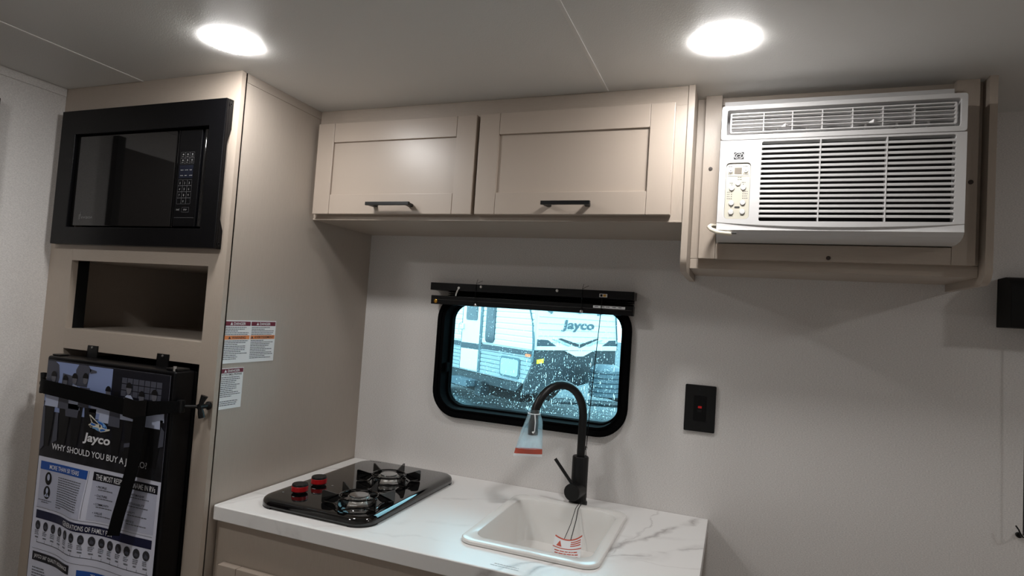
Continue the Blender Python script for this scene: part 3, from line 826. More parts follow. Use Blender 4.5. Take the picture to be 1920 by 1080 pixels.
# ------------------------------------------------------------------ air conditioner
def air_conditioner():
    t = thing('air_conditioner', 'white wall air conditioner with slatted grille and cream control panel', 'air conditioner', (1.354, -.25, 1.6235))
    X0, X1 = 1.1205, 1.588
    Y = -.300
    build(G().box(1.126, 1.582, -.205, -.02, 1.640, 1.926), 'casing', 'grey_plastic', t)
    # top flange seen above the front
    build(G().box(1.124, 1.580, -.243, -.240, 1.90, 1.957), 'mounting_flange', 'white_plastic', t)
    build(G().lathe([(.003, 0), (.003, -.002), (.001, -.0025)], (1.345, -.243, 1.944), 10, 'y'), 'screw', 'steel', t, smooth=True)
    # louvre section
    hx0, hx1, hz0, hz1 = 1.1325, 1.577, 1.8595, 1.917
    lv = build(G().prism(rrect(X0, X1, 1.8485, 1.927, .006, 3), FY, Y, Y + .055, [rrect(hx0, hx1, hz0, hz1, .004, 3)]), 'louver_frame', 'white_plastic', t, bevel=.0012)
    cv = G().add([(hx0, Y + .04, hz0 + .009), (hx1, Y + .04, hz0 + .009), (hx1, Y + .052, hz1), (hx0, Y + .052, hz1), (hx0, Y + .056, hz0 + .009), (hx1, Y + .056, hz0 + .009), (hx1, Y + .056, hz1), (hx0, Y + .056, hz1)],
                 [(0, 1, 2, 3), (4, 5, 6, 7), (0, 1, 5, 4), (1, 2, 6, 5), (2, 3, 7, 6), (3, 0, 4, 7)])
    build(cv, 'air_duct', 'grey_plastic', lv)
    # inner louvre frame
    ix0, ix1, iz0, iz1 = 1.1425, 1.568, 1.8675, 1.9085
    build(G().prism(rrect(ix0 - .003, ix1 + .003, iz0 - .002, iz1 + .002, .003, 3), FY, Y + .004, Y + .014, [rrect(ix0, ix1, iz0, iz1, .002, 3)]), 'louver_rim', 'white_plastic_fin', lv)
    f0 = build(G().box(ix0, ix1, Y + .003, Y + .015, iz0 + .0085, iz0 + .0098), 'fin', 'white_plastic_fin', lv)
    for k in range(1, 4): dup(f0, (0, 0, .0084 * k), lv)
    v0 = build(G().box(1.2085, 1.2105, Y + .0045, Y + .026, iz0, iz1), 'divider', 'white_plastic_fin', lv)
    for xx in (1.268, 1.327, 1.385, 1.441, 1.498): dup(v0, (xx - 1.2095, 0, 0), lv)
    for xx in (1.24, 1.298, 1.412, 1.47, 1.526): build(G().box(xx - .0008, xx + .0008, Y + .014, Y + .034, iz0, iz0 + .012), 'vane', 'white_plastic_fin', lv)
    for xx in (1.254, 1.4225):
        build(G().tube([(xx - .007, Y + .002, iz0 + .0075), (xx, Y - .003, iz0 + .0085), (xx + .007, Y + .002, iz0 + .0075)], [.0015, .0042, .0015], 10), 'lever', 'white_plastic_fin', lv, smooth=True)
    # main front with grille opening and control recess
    gx0, gx1, gz0, gz1 = 1.208, 1.570, 1.6635, 1.8425
    cx0, cx1, cz0, cz1 = 1.1355, 1.1875, 1.668, 1.796
    zc = lambda x: 1.6600 - .0085 * (1 - ((x - 1.354) / .234) ** 2)
    low = [(X0 + (X1 - X0) * k / 20, zc(X0 + (X1 - X0) * k / 20)) for k in range(21)]
    fp = build(G().prism(low + [(X1, 1.8470), (X0, 1.8470)], FY, Y, Y + .03, [rrect(gx0, gx1, gz0, gz1, .004, 3), rrect(cx0, cx1, cz0, cz1, .008, 5)]), 'front_panel', 'white_plastic', t, bevel=.0008)
    build(G().box(gx0 - .002, gx1 + .002, Y + .024, Y + .028, gz0, gz1), 'filter', 'filter_dark', fp)
    n = 15; pitch = (gz1 - gz0) / (n + 1)
    prof = [(Y + .0006, -.0024), (Y + .0003, .0), (Y + .0006, .0022), (Y + .002, .0030), (Y + .006, .0032), (Y + .006, -.0006), (Y + .002, -.0030)]
    s0 = build(G().prism([(a, b + gz0 + pitch) for a, b in prof], FX, gx0 + .0005, gx1 - .0005), 'slat', 'white_plastic', fp, smooth=40)
    for k in range(1, n): dup(s0, (0, 0, pitch * k), fp)
    for xx in (1.3255, 1.4500):
        build(G().box(xx - .0012, xx + .0012, Y - .0003, Y + .016, gz0, gz1), 'grille_bar', 'white_plastic', fp)
    # scalloped slat ends
    for xs in (gx0, gx1):
        e0 = build(G().lathe([(.0001, 0), (.0030, 0), (.0034, .002), (.0034, .012)], (xs, Y - .0002, gz0 + pitch), 12, 'y'), 'slat_end', 'white_plastic', fp, smooth=True)
        for k in range(1, n): dup(e0, (0, 0, pitch * k), fp)
    # curved lower cover
    def lowf(u, v):
        x = X0 + (X1 - X0) * u; c = zc(x); e = 1 - ((x - 1.354) / .234) ** 2
        pr = [(Y + .0, c), (Y + .0045 * e + .0008, c - .0015), (Y + .003 * e, c - .010 - .004 * e), (Y - .001, 1.643), (Y + .006, 1.634), (Y + .02, 1.6275), (Y + .045, 1.6235), (Y + .07, 1.6235)]
        i = min(int(v * 7), 6); f = v * 7 - i
        return (x, pr[i][0] + (pr[i + 1][0] - pr[i][0]) * f, pr[i][1] + (pr[i + 1][1] - pr[i][1]) * f)
    g = G().grid(lowf, 30, 14)
    for u in (0, 1):
        ring = [lowf(u, k / 14) for k in range(15)] + [(X0 + (X1 - X0) * u, Y + .07, 1.66)]
        g.add(ring, [tuple(range(16))])
    build(g, 'lower_cover', 'white_plastic', t, smooth=25)
    for xs, s_ in ((X0, 1), (X1, -1)):
        build(G().box(xs, xs + s_ * .003, Y + .02, Y + .062, 1.645, 1.925), 'side_wall', 'white_plastic', t)
    # control panel
    cp = build(G().prism(rrect(cx0 + .0004, cx1 - .0004, cz0 + .0004, cz1 - .003, .0075, 5), FY, Y + .0012, Y + .012), 'control_panel', 'cream_plastic', t, bevel=.0005)
    yb = Y + .0012
    build(G().box(cx0 + .003, cx1 - .003, yb - .0006, yb, 1.7655, 1.7662), 'panel_seam', 'grey_plastic', cp)
    build(G().box(1.1535, 1.1685, yb - .0008, yb, 1.7705, 1.7845), 'display', 'lcd', cp, bevel=.0003)
    b0 = build(G().lathe([(.0060, 0), (.0060, -.0012), (.0053, -.0028), (.0015, -.0031)], (1.162, yb, 1.749), 18, 'y'), 'button', 'white_plastic', cp, smooth=True)
    bs = [(1.1492, 1.738), (1.1733, 1.739), (1.1495, 1.704), (1.1735, 1.705), (1.1495, 1.6835), (1.1735, 1.6845)]
    for x, z in bs: dup(b0, (x - 1.162, 0, z - 1.749), cp)
    for x in (1.1452, 1.1770):
        build(G().box(x - .0058, x + .0058, yb - .0008, yb, 1.7715, 1.7835), 'button_plate', 'cream_plastic', cp, bevel=.0005)
        q = build(G().lathe([(.0044, 0), (.0044, -.0016), (.0015, -.0022)], (x, yb - .0008, 1.7775), 16, 'y'), 'button', 'white_plastic', cp, smooth=True)
    g = G()
    for x, z in ((1.162, 1.7625), (1.162, 1.7575), (1.1492, 1.7455), (1.1733, 1.7465), (1.1495, 1.6945)) + tuple((1.1493, 1.729 - k * .005) for k in range(4)) + tuple((1.1734, 1.730 - k * .005) for k in range(4)):
        g.lathe([(.0010, 0), (.0010, -.0005)], (x, yb, z), 8, 'y')
    g.prism(rrect(1.1565, 1.168, 1.6925, 1.6965, .0019, 4), FY, yb - .0006, yb)
    for x, z in ((1.1452, 1.7775), (1.1770, 1.7775)): g.lathe([(.0011, 0), (.0011, -.0004)], (x, yb - .0030, z), 8, 'y')
    build(g, 'indicator_lights', 'dark_print', cp, smooth=True)
    g = G(); rnd = random.Random(9)
    PB = lambda a, b: (a, yb - .0003, b)
    for x, z, wd in ((1.1400, 1.7868, .010), (1.1715, 1.7868, .011), (1.1400, 1.7685, .009), (1.1725, 1.7685, .010), (1.1445, 1.7490, .008), (1.1700, 1.7500, .008), (1.1450, 1.6742, .009), (1.1700, 1.6755, .007), (1.1645, 1.7620, .005), (1.1645, 1.7570, .005)):
        dashes(g, x, x + wd, z, .0013, PB, rnd=rnd)
    for k in range(4):
        dashes(g, 1.1395, 1.1470, 1.7285 - k * .005, .0012, PB, rnd=rnd); dashes(g, 1.1760, 1.1835, 1.7295 - k * .005, .0012, PB, rnd=rnd)
    build(g, 'panel_print', 'print_dim', cp)['kind'] = 'stuff'
    # badge
    bd = build(G().box(1.1505, 1.1715, Y - .0007, Y, 1.8035, 1.8195), 'badge', 'black_plastic', t)
    bd['label'] = 'black badge with white oval and script letters'
    g = G(); PBG = lambda a, b: (a, Y - .0010, b)
    cx, cz = 1.161, 1.8115; nn = 32
    ring = [PBG(cx + k_ * .0100 * math.cos(2 * PI * i / nn), cz + k_ * .0075 * math.sin(2 * PI * i / nn)) for k_ in (1, .88) for i in range(nn)]
    g.add(ring, [(i, (i + 1) % nn, (i + 1) % nn + nn, i + nn) for i in range(nn)])
    text_into(g, 'CL', 1.1545, 1.1672, 1.8075, 1.8157, PBG, .0, .5)
    build(g, 'badge_lettering', 'white_plastic', bd)
    # supply cord looping at the lower left
    build(G().tube([(1.152, Y + .004, 1.6345), (1.140, Y - .007, 1.634), (1.124, Y - .010, 1.636), (1.110, Y - .002, 1.643), (1.104, Y + .014, 1.651), (1.107, Y + .035, 1.658), (1.117, Y + .052, 1.660), (1.124, Y + .06, 1.655)], .0046, 12), 'power_cord', 'cream_cord', t, smooth=True)
    build(G().box(1.149, 1.164, Y - .0012, Y + .004, 1.6345, 1.6375), 'cord_slot', 'dark_print', t, bevel=.001)
air_conditioner()

# ------------------------------------------------------------------ folded shade over the window
def window_shade():
    t = thing('window_shade', 'black folded pleated shade with headrail across the window top', 'blind', (.586, -.03, 1.437))
    build(G().box(.2665, .9050, -.050, -.0005, 1.4825, 1.5060), 'headrail', 'black_satin', t, bevel=.0012)
    br = build(G().box(.2690, .9035, -.046, -.019, 1.4385, 1.4660), 'bottom_rail', 'black_satin', t, bevel=.0015)
    build(G().box(.272, .900, -.0475, -.046, 1.4525, 1.4545), 'rail_rib', 'black_gloss', br)
    for k in range(3):
        z = 1.4665 + k * .0054
        build(G().add([(.325, -.020, z), (.902, -.020, z), (.902, -.046, z + .0024), (.325, -.046, z + .0024), (.325, -.020, z + .0048), (.902, -.020, z + .0048)],
                      [(0, 1, 2, 3), (3, 2, 5, 4), (0, 4, 3), (1, 2, 5), (0, 1, 5, 4)]), 'pleat', 'black_matte', t)
    for x, z in ((.440, 1.503), (.682, 1.503)):
        build(G().lathe([(.0042, 0), (.0042, -.002), (.002, -.0032)], (x, -.050, z - .004), 14, 'y'), 'rivet', 'steel', t, smooth=True)
    for x, z in ((.424, 1.442), (.757, 1.4425)):
        build(G().lathe([(.0045, 0), (.0045, -.002), (.002, -.003)], (x, -.046, z), 14, 'y'), 'cord_button', 'steel', br, smooth=True)
    # metal catch, end grommet, cord lock and caution label
    build(G().tube([(.366, -.051, 1.491), (.363, -.054, 1.482), (.359, -.053, 1.474), (.357, -.050, 1.468)], .0028, 10).lathe([(.004, -.002), (.004, .002)], (.366, -.0505, 1.492), 12, 'y'), 'catch', 'steel', t, smooth=True)
    build(G().lathe([(.0062, 0), (.0062, -.0015), (.0045, -.0022), (.003, -.0008)], (.2865, -.046, 1.4475), 18, 'y'), 'grommet', 'brass', br, smooth=True)
    lk = build(G().box(.8075, .8300, -.0525, -.050, 1.4865, 1.4965), 'cord_lock', 'steel', t, bevel=.0006)
    build(G().box(.8185, .8265, -.0535, -.0525, 1.488, 1.495), 'lock_wheel', 'brass', lk, bevel=.0008)
    build(G().box(.8100, .8165, -.0530, -.0525, 1.488, 1.495), 'lock_slot', 'black_matte', lk)
    lb = build(G().box(.790, .881, -.0464, -.046, 1.4555, 1.4625), 'caution_label', 'paper_white', br)
    g = G(); rnd = random.Random(2)
    for k in range(5): dashes(g, .794 + k * .017, .806 + k * .017, 1.4585, .0022, lambda a, b: (a, -.0466, b), rnd=rnd)
    build(g, 'label_print', 'ink_soft', lb)
    for x in (.424, .757):
        build(G().tube([(x, -.053, 1.44), (x, -.0525, 1.505)], .0008, 6), 'lift_cord', 'black_matte', t)
        build(G().tube([(x, -.051, 1.507), (x + .006, -.045, 1.512), (x + .016, -.04, 1.518)], .0006, 5).tube([(x, -.051, 1.507), (x + .002, -.045, 1.522)], .0006, 5), 'cord_knot', 'black_matte', t)
    # pull cord ending at the bead above the faucet
    build(G().tube([(.8165, -.054, 1.484), (.8125, -.0545, 1.40), (.8060, -.054, 1.29), (.7995, -.052, 1.16), (.7960, -.050, 1.066)], .0012, 6), 'pull_cord', 'black_matte', t, smooth=True)
    build(G().lathe([(.0012, 0), (.0038, .004), (.0038, .010), (.0012, .014)], (.7955, -.050, 1.054), 12), 'cord_bead', 'chrome', t, smooth=True)
window_shade()

# ------------------------------------------------------------------ side shade at the right edge
def side_shade():
    t = thing('window_shade', 'black rounded window valance mounted low beside the air conditioner housing', 'blind', (2.05, -.04, .99))
    prof = [(-.0005, 1.466), (-.0005, 1.580)] + [(-.045 - .035 * math.sin(a), 1.545 + .036 * math.cos(a)) for a in [PI / 2 * k / 6 for k in range(7)]] + [(-.080, 1.466)]
    build(G().prism(prof, FX, 1.744, 2.40), 'valance', 'black_matte', t, bevel=.002)
    build(G().tube([(1.7915, -.03, 1.467), (1.7935, -.028, 1.25), (1.797, -.026, 1.002)], .0012, 6), 'pull_cord', 'black_matte', t, smooth=True)
    build(G().tube([(1.797, -.004, .996), (1.797, -.026, .998), (1.791, -.03, 1.004), (1.787, -.03, 1.014), (1.782, -.028, 1.022)], .0016, 8).lathe([(.006, 0), (.006, -.006)], (1.797, -.0004, .996), 14, 'y'), 'cord_holder', 'black_plastic', t, smooth=True)
side_shade()

# ------------------------------------------------------------------ outlet
def outlet():
    t = thing('outlet', 'black wall outlet plate with a small red reset button', 'outlet', (1.0915, -.003, 1.138))
    pl = build(G().prism(rrect(1.0515, 1.1315, 1.1385, 1.2635, .003, 3), FY, -.0075, -.0003), 'cover_plate', 'black_plastic', t, bevel=.002)
    rc = build(G().prism(rrect(1.0750, 1.1080, 1.1670, 1.2350, .002, 3), FY, -.0090, -.0075), 'receptacle', 'black_satin', t, bevel=.0006)
    build(G().box(1.0865, 1.0965, -.0105, -.009, 1.2015, 1.2075), 'reset_button', 'led_red', rc, bevel=.0008)
    build(G().box(1.0865, 1.0965, -.0105, -.009, 1.1925, 1.1985), 'test_button', 'black_plastic', rc, bevel=.0008)
    for z in (1.221, 1.180):
        g = G().box(1.0850, 1.0864, -.0092, -.0089, z - .004, z + .004).box(1.0958, 1.0972, -.0092, -.0089, z - .003, z + .003).lathe([(.0022, 0), (.0022, -.0004)], (1.0912, -.0088, z - .009), 10, 'y')
        build(g, 'socket_slots', 'black_matte', rc)
    for z in (1.2525, 1.1495):
        build(G().lathe([(.0026, 0), (.0026, -.0006), (.001, -.001)], (1.0915, -.0075, z), 12, 'y'), 'screw', 'black_metal', pl, smooth=True)
outlet()

# ------------------------------------------------------------------ base cabinet, countertop
def base():
    t = thing('base_cabinet', 'taupe base cabinet with shaker doors below the countertop', 'cabinet', (.56, -.28, 0))
    build(G().box(.0025, .020, -.56, -.001, .08, .8745), 'end_panel', 'taupe', t)
    build(G().box(1.09, 1.108, -.56, -.001, .08, .8745), 'end_panel', 'taupe', t)
    build(G().box(.0025, 1.108, -.563, -.545, .08, .8745), 'face_frame', 'taupe', t, bevel=.001)
    build(G().box(.0025, 1.108, -.53, -.515, .0, .08), 'toe_kick', 'taupe_h', t)
    build(G().box(.02, 1.09, -.545, -.001, .08, .095), 'bottom_panel', 'taupe_h', t)
    for a, b_ in ((.036, .555), (.570, 1.085)):
        dr = shaker(t, 'door', a, b_, .12, .776, -.5835, .020)
        bar_pull(dr, (a + b_) / 2 - .062, (a + b_) / 2 + .062, -.5835, .745)
base()

SK = (.616, .932, -.490, -.098)      # sink rim
CT0, CT1 = .876, .910
def counter():
    outer = [(.0022, -.001), (.0022, -.576), (.008, -.582), (1.122, -.582), (1.127, -.577), (1.127, -.001)]
    hole = rrect(SK[0] + .018, SK[1] - .018, SK[2] + .02, SK[3] - .018, .03, 5)
    t = thing('countertop', 'white marble-look laminate countertop with grey veins', 'countertop', (.565, -.29, CT0))
    build(G().prism(outer, FZ, CT0, CT1, [hole]), 'top', 'marble', t, bevel=.0025)
    g = G(); rnd = random.Random(4)
    for k in range(2):
        z0 = -.551 - k * .009
        dashes(g, .733 - k * .006, .786 + k * .003, z0, .0022, lambda a, b: (a, b + (a - .73) * -.02, CT1 + .0004), rnd=rnd, gap=.3)
    build(g, 'stamp_lettering', 'stamp_ink', t)['kind'] = 'stuff'
counter()

# ------------------------------------------------------------------ cooktop
def cooktop():
    t = thing('cooktop', 'black two-burner gas cooktop with red-banded knobs on the countertop', 'cooktop', (.2475, -.295, CT1))
    x0, x1, y0, y1 = .086, .411, -.537, -.060
    def loop(i, z, r): return [(a, b, z) for a, b in rrect(x0 + i, x1 - i, y0 + i, y1 - i, r, 8)]
    z = CT1
    build(G().loft([loop(.004, z + .0045, .046), loop(.0, z + .0045, .05), loop(.0, z + .013, .05), loop(.003, z + .0185, .047), loop(.008, z + .0215, .042), loop(.014, z + .0225, .038)], True, True), 'top_plate', 'black_gloss', t, smooth=50)
    for q in range(4):
        oo = rrect(x0 + .0004, x1 - .0004, y0 + .0004, y1 - .0004, .0496, 8)[q * 9:q * 9 + 9]
        ii = rrect(x0 + .012, x1 - .012, y0 + .012, y1 - .012, .038, 8)[q * 9:q * 9 + 9]
        build(G().prism(oo + ii[::-1], FZ, z + .0002, z + .0063), 'corner_foot', 'black_plastic', t, smooth=40)
    build(G().box(x0 + .02, x1 - .02, y0 + .02, y1 - .02, z + .0002, z + .0046), 'gas_box', 'black_matte', t)
    zt = z + .0225
    for bx, by in ((.322, -.440), (.282, -.240)):
        build(G().lathe([(.044, zt + .0002), (.044, zt + .003), (.040, zt + .0045), (.036, zt + .003)], (bx, by, 0), 36), 'drip_ring', 'chrome', t, smooth=True)
        hd = build(G().lathe([(.038, zt + .003), (.039, zt + .006), (.030, zt + .0095), (.0245, zt + .0095), (.024, zt + .017), (.0225, zt + .017)], (bx, by, 0), 36), 'burner_head', 'steel', t, smooth=True)
        build(G().lathe([(.0225, zt + .017), (.0235, zt + .0175), (.0230, zt + .0205), (.020, zt + .0215), (.004, zt + .0215)], (bx, by, 0), 36), 'burner_cap', 'chrome', hd, smooth=True)
        g = G()
        for k in range(28):
            a = 2 * PI * k / 28; c_, s_ = math.cos(a), math.sin(a)
            p = lambda r, q: (bx + r * c_ - q * s_, by + r * s_ + q * c_)
            A = [p(.0238, -.0014), p(.0264, -.0014), p(.0264, .0014), p(.0238, .0014)]
            g.prism(A, FZ, zt + .010, zt + .0158)
        build(g, 'flame_ports', 'steel', hd)['kind'] = 'stuff'
        gr = build(G().tube([(bx + .047 * math.cos(2 * PI * k / 30), by + .047 * math.sin(2 * PI * k / 30), zt + .0185) for k in range(31)], .0022, 8), 'grate', 'black_gloss', t, smooth=True)
        for k in range(6):
            a = math.radians(32 + 60 * k); c_, s_ = math.cos(a), math.sin(a)
            prof = [(.043, zt + .0205), (.043, zt + .0165), (.050, zt + .008), (.062, zt + .0005), (.086, zt + .0005), (.088, zt + .003), (.088, zt + .029), (.086, zt + .0305), (.082, zt + .0305), (.054, zt + .0220)]
            fn = lambda r, zz, d_: (bx + r * c_ - d_ * s_, by + r * s_ + d_ * c_, zz)
            build(G().prism(prof, fn, -.0013, .0013), 'grate_fin', 'black_gloss', gr)
        for k in range(6):
            a0 = math.radians(32 + 60 * k); a1 = a0 + PI / 3
            build(G().tube([(bx + (.082 - .018 * math.sin(PI * q / 8)) * math.cos(a0 + (a1 - a0) * q / 8), by + (.082 - .018 * math.sin(PI * q / 8)) * math.sin(a0 + (a1 - a0) * q / 8), zt + .004 + .004 * math.sin(PI * q / 8)) for q in range(9)], .002, 8), 'grate_wire', 'black_gloss', gr, smooth=True)
    for kx, ky in ((.1535, -.4535), (.150, -.3745)):
        kb = build(G().lathe([(.019, zt + .0035), (.0200, zt + .0045), (.0196, zt + .022), (.0185, zt + .0235), (.004, zt + .0235)], (kx, ky, 0), 32), 'knob', 'black_plastic', t, smooth=35)
        build(G().lathe([(.0198, zt + .006), (.0206, zt + .0065), (.0204, zt + .0175), (.0196, zt + .018)], (kx, ky, 0), 32, caps=False), 'knob_band', 'red_band', kb, smooth=True)
        build(G().lathe([(.008, zt + .0001), (.008, zt + .0036)], (kx, ky, 0), 16), 'knob_stem', 'chrome', kb, smooth=True)
        g = G()
        for (dx, dy, wd) in ((.034, .012, .006), (-.034, -.02, .010), (.012, -.036, .010), (-.03, .014, .005)):
            dashes(g, kx + dx - wd / 2, kx + dx + wd / 2, ky + dy, .003, lambda a, b: (a, b, zt + .0003))
        build(g, 'knob_markings', 'print_grey', kb)
    g = G(); dashes(g, .115, .155, -.085, .003, lambda a, b: (a, b, zt + .0003)); build(g, 'maker_mark', 'print_dim', t)
cooktop()

# ------------------------------------------------------------------ sink
def sink():
    x0, x1, y0, y1 = SK; z = CT1
    def loop(l, r_, f, bk, zz, r): return [(a, b, zz) for a, b in rrect(x0 + l, x1 - r_, y0 + f, y1 - bk, r, 8)]
    t = thing('sink', 'small off-white drop-in sink with rounded rim', 'sink', ((x0 + x1) / 2, (y0 + y1) / 2, z - .10))
    build(G().loft([loop(.002, .002, .002, .002, z + .0004, .033), loop(0, 0, 0, 0, z + .002, .035), loop(.0005, .0005, .0005, .0005, z + .0075, .0345), loop(.0025, .0025, .0025, .0025, z + .0095, .0325), loop(.006, .006, .006, .006, z + .0102, .030), loop(.0215, .0215, .031, .028, z + .0095, .036),
                    loop(.0238, .0238, .0335, .0305, z + .0080, .037), loop(.0252, .0252, .035, .032, z + .0045, .038), loop(.028, .028, .038, .035, z - .03, .040), loop(.034, .034, .044, .041, z - .080, .042), loop(.040, .040, .050, .047, z - .094, .040), loop(.055, .055, .066, .062, z - .100, .03)], False, True), 'basin', 'sink_white', t, smooth=28)
    build(G().lathe([(.028, z - .0998), (.027, z - .0985), (.020, z - .0995), (.004, z - .0996)], (.774, -.31, 0), 28), 'drain', 'steel', t, smooth=True)
sink()

# ------------------------------------------------------------------ faucet
def faucet():
    bx, by = .785, -.066; z = CT1
    t = thing('faucet', 'matte black gooseneck faucet with side lever behind the sink', 'faucet', (bx, by, z))
    build(G().lathe([(.0255, z + .0003), (.0255, z + .007), (.0235, z + .009), (.0225, z + .012), (.0225, z + .128), (.021, z + .1305), (.004, z + .1305)], (bx, by, 0), 36), 'body', 'black_metal', t, smooth=35)
    tip = Vector((.690, -.218)); b = Vector((bx, by)); r = (b - tip).length / 2; za = 1.150 - .0
    path = [(bx, by, z + .12), (bx, by, 1.08), (bx, by, za)]
    for k in range(1, 17):
        a = PI * k / 16; m = (b + tip) / 2 + (b - tip) / 2 * math.cos(a)
        path.append((m.x, m.y, za + r * math.sin(a)))
    path.append((tip.x, tip.y, 1.14))
    build(G().tube(path, .0115, 18), 'spout', 'black_metal', t, smooth=True)
    build(G().tube([(tip.x, tip.y, 1.155), (tip.x, tip.y, 1.153), (tip.x, tip.y, 1.118), (tip.x, tip.y, 1.112)], [.0118, .0128, .0136, .013], 20), 'spray_head', 'black_metal', t, smooth=35)
    # side valve facing the room, with a slim lever
    dv = Vector((-.16, -.98, 0)).normalized()
    c0 = Vector((bx, by, z + .040))
    h = build(G().tube([c0, c0 + dv * .045, c0 + dv * .0455, c0 + dv * .049], [.0235, .0235, .0235, .0225], 28), 'valve', 'black_metal', t, smooth=35)
    l0 = c0 + dv * .036 + Vector((0, 0, .014))
    build(G().tube([l0, l0 + Vector((-.056, -.004, .068))], [.0046, .0046], 12), 'lever', 'black_metal', h, smooth=35)
faucet()

def bag():
    cx, cy = .690, -.218
    d1 = Vector((.90, .43, 0)).normalized(); d2 = Vector((-d1.y, d1.x, 0))
    t = thing('plastic_bag', 'clear plastic bag with a red and white band tied over the faucet tip', 'bag', (cx, cy, 1.055))
    rnd = random.Random(8)
    lv = [(1.178, .0165, .0165, .000), (1.168, .0155, .0150, .0), (1.150, .022, .0185, .001), (1.12, .0285, .0180, -.003), (1.09, .033, .012, -.006), (1.075, .035, .008, -.008)]
    def ring(z, a, b, off, n=28):
        return [Vector((cx, cy, z)) + d1 * (off + a * math.cos(2 * PI * k / n)) + d2 * (b * math.sin(2 * PI * k / n) * (1 + .18 * math.sin(5 * 2 * PI * k / n + z * 90))) for k in range(n)]
    build(G().loft([ring(*q) for q in lv]), 'film', 'clear_film', t, smooth=True)
    bd = [(1.0755, .0352, .0082, -.008), (1.072, .0356, .0065, -.008), (1.062, .037, .003, -.009)]
    g = G().loft([ring(*q) for q in bd]); build(g, 'red_band', 'tag_red', t, smooth=True)
    build(G().loft([ring(1.062, .037, .0032, -.009), ring(1.0555, .038, .0015, -.010)], False, True), 'white_hem', 'paper_white', t, smooth=True)
    # gathered mouth and twist tie
    build(G().tube([Vector((cx, cy, 1.167)) + d1 * (.0160 * math.cos(2 * PI * k / 20)) + d2 * (.0160 * math.sin(2 * PI * k / 20)) for k in range(21)], .0012, 6), 'tie', 'paper_white', t, smooth=True)
    p0 = Vector((cx, cy, 1.166)) - d2 * .0165
    build(G().tube([p0, p0 + Vector((.004, -.004, -.02)), p0 + Vector((.003, -.003, -.042)), p0 + Vector((-.002, -.003, -.046))], [.0016, .0014, .0012, .003], 6), 'tie_end', 'paper_white', t, smooth=True)
    build(G().tube([p0 - d1 * .012, p0 + Vector((-.018, -.004, -.02)), p0 + Vector((-.026, -.004, -.036))], [.003, .004, .002], 7), 'crumpled_mouth', 'clear_film', t, smooth=True)
bag()

def sink_tag():
    t = thing('cord_tag', 'white curled paper tag with red print hanging on cords in the sink', 'tag', (.80, -.2, .805))
    c = Vector((.794, -.200, .800))
    def f(u, v):
        # curled sheet leaning in the basin
        a = -.9 + 1.8 * u
        x = c.x - .032 + .070 * u + .010 * v * (u - .3)
        y = c.y + .012 * math.cos(a * 1.3) - .045 * v
        z = c.z + .050 * (1 - v) - .010 + .010 * (u - .4) ** 2 * 6 * (1 - v) + .012
        return (x, y, z)
    def fo(u, v, o=.0003):
        p = f(u, v); return (p[0], p[1] - o, p[2] + o)
    g = G().grid(f, 16, 10).grid(lambda u, v: tuple(Vector(f(u, v)) + Vector((0, .0004, -.0004))), 16, 10)
    build(g, 'paper', 'paper_white', t, smooth=60)
    g = G()
    for v0, v1, u0, u1 in ((.0, .05, 0, 1), (.36, .39, 0, 1)):
        g.grid(lambda u, v: fo(u0 + (u1 - u0) * u, v0 + (v1 - v0) * v), 14, 1)
    g.add([fo(.10, .32), fo(.28, .32), fo(.19, .1)], [(0, 1, 2)])
    [g.grid(lambda u, v: fo(.58 + .38 * u, .10 + .07 * q + .035 * v), 8, 1) for q in range(3)]
    rnd = random.Random(6)
    for k in range(6): dashes(g, .08 + .02 * k, .9, .46 + k * .085, .035, lambda a, b: fo(a, b), rnd=rnd)
    build(g, 'red_print', 'tag_red', t)['kind'] = 'stuff'
    build(G().tube([(.7950, -.050, 1.056), (.7965, -.042, 1.00), (.800, -.036, .95), (.8035, -.048, .925), (.803, -.085, .9185), (.8035, -.105, .9215), (.8035, -.137, .918), (.8025, -.150, .89), (.8015, -.190, .854)], .0011, 6)
          .tube([(.7950, -.050, 1.056), (.7935, -.040, 1.00), (.7955, -.036, .95), (.797, -.048, .925), (.797, -.085, .9185), (.797, -.105, .9215), (.7965, -.137, .918), (.790, -.155, .88), (.782, -.192, .846)], .0009, 6), 'cord_loop', 'black_matte', t, smooth=True)
sink_tag()

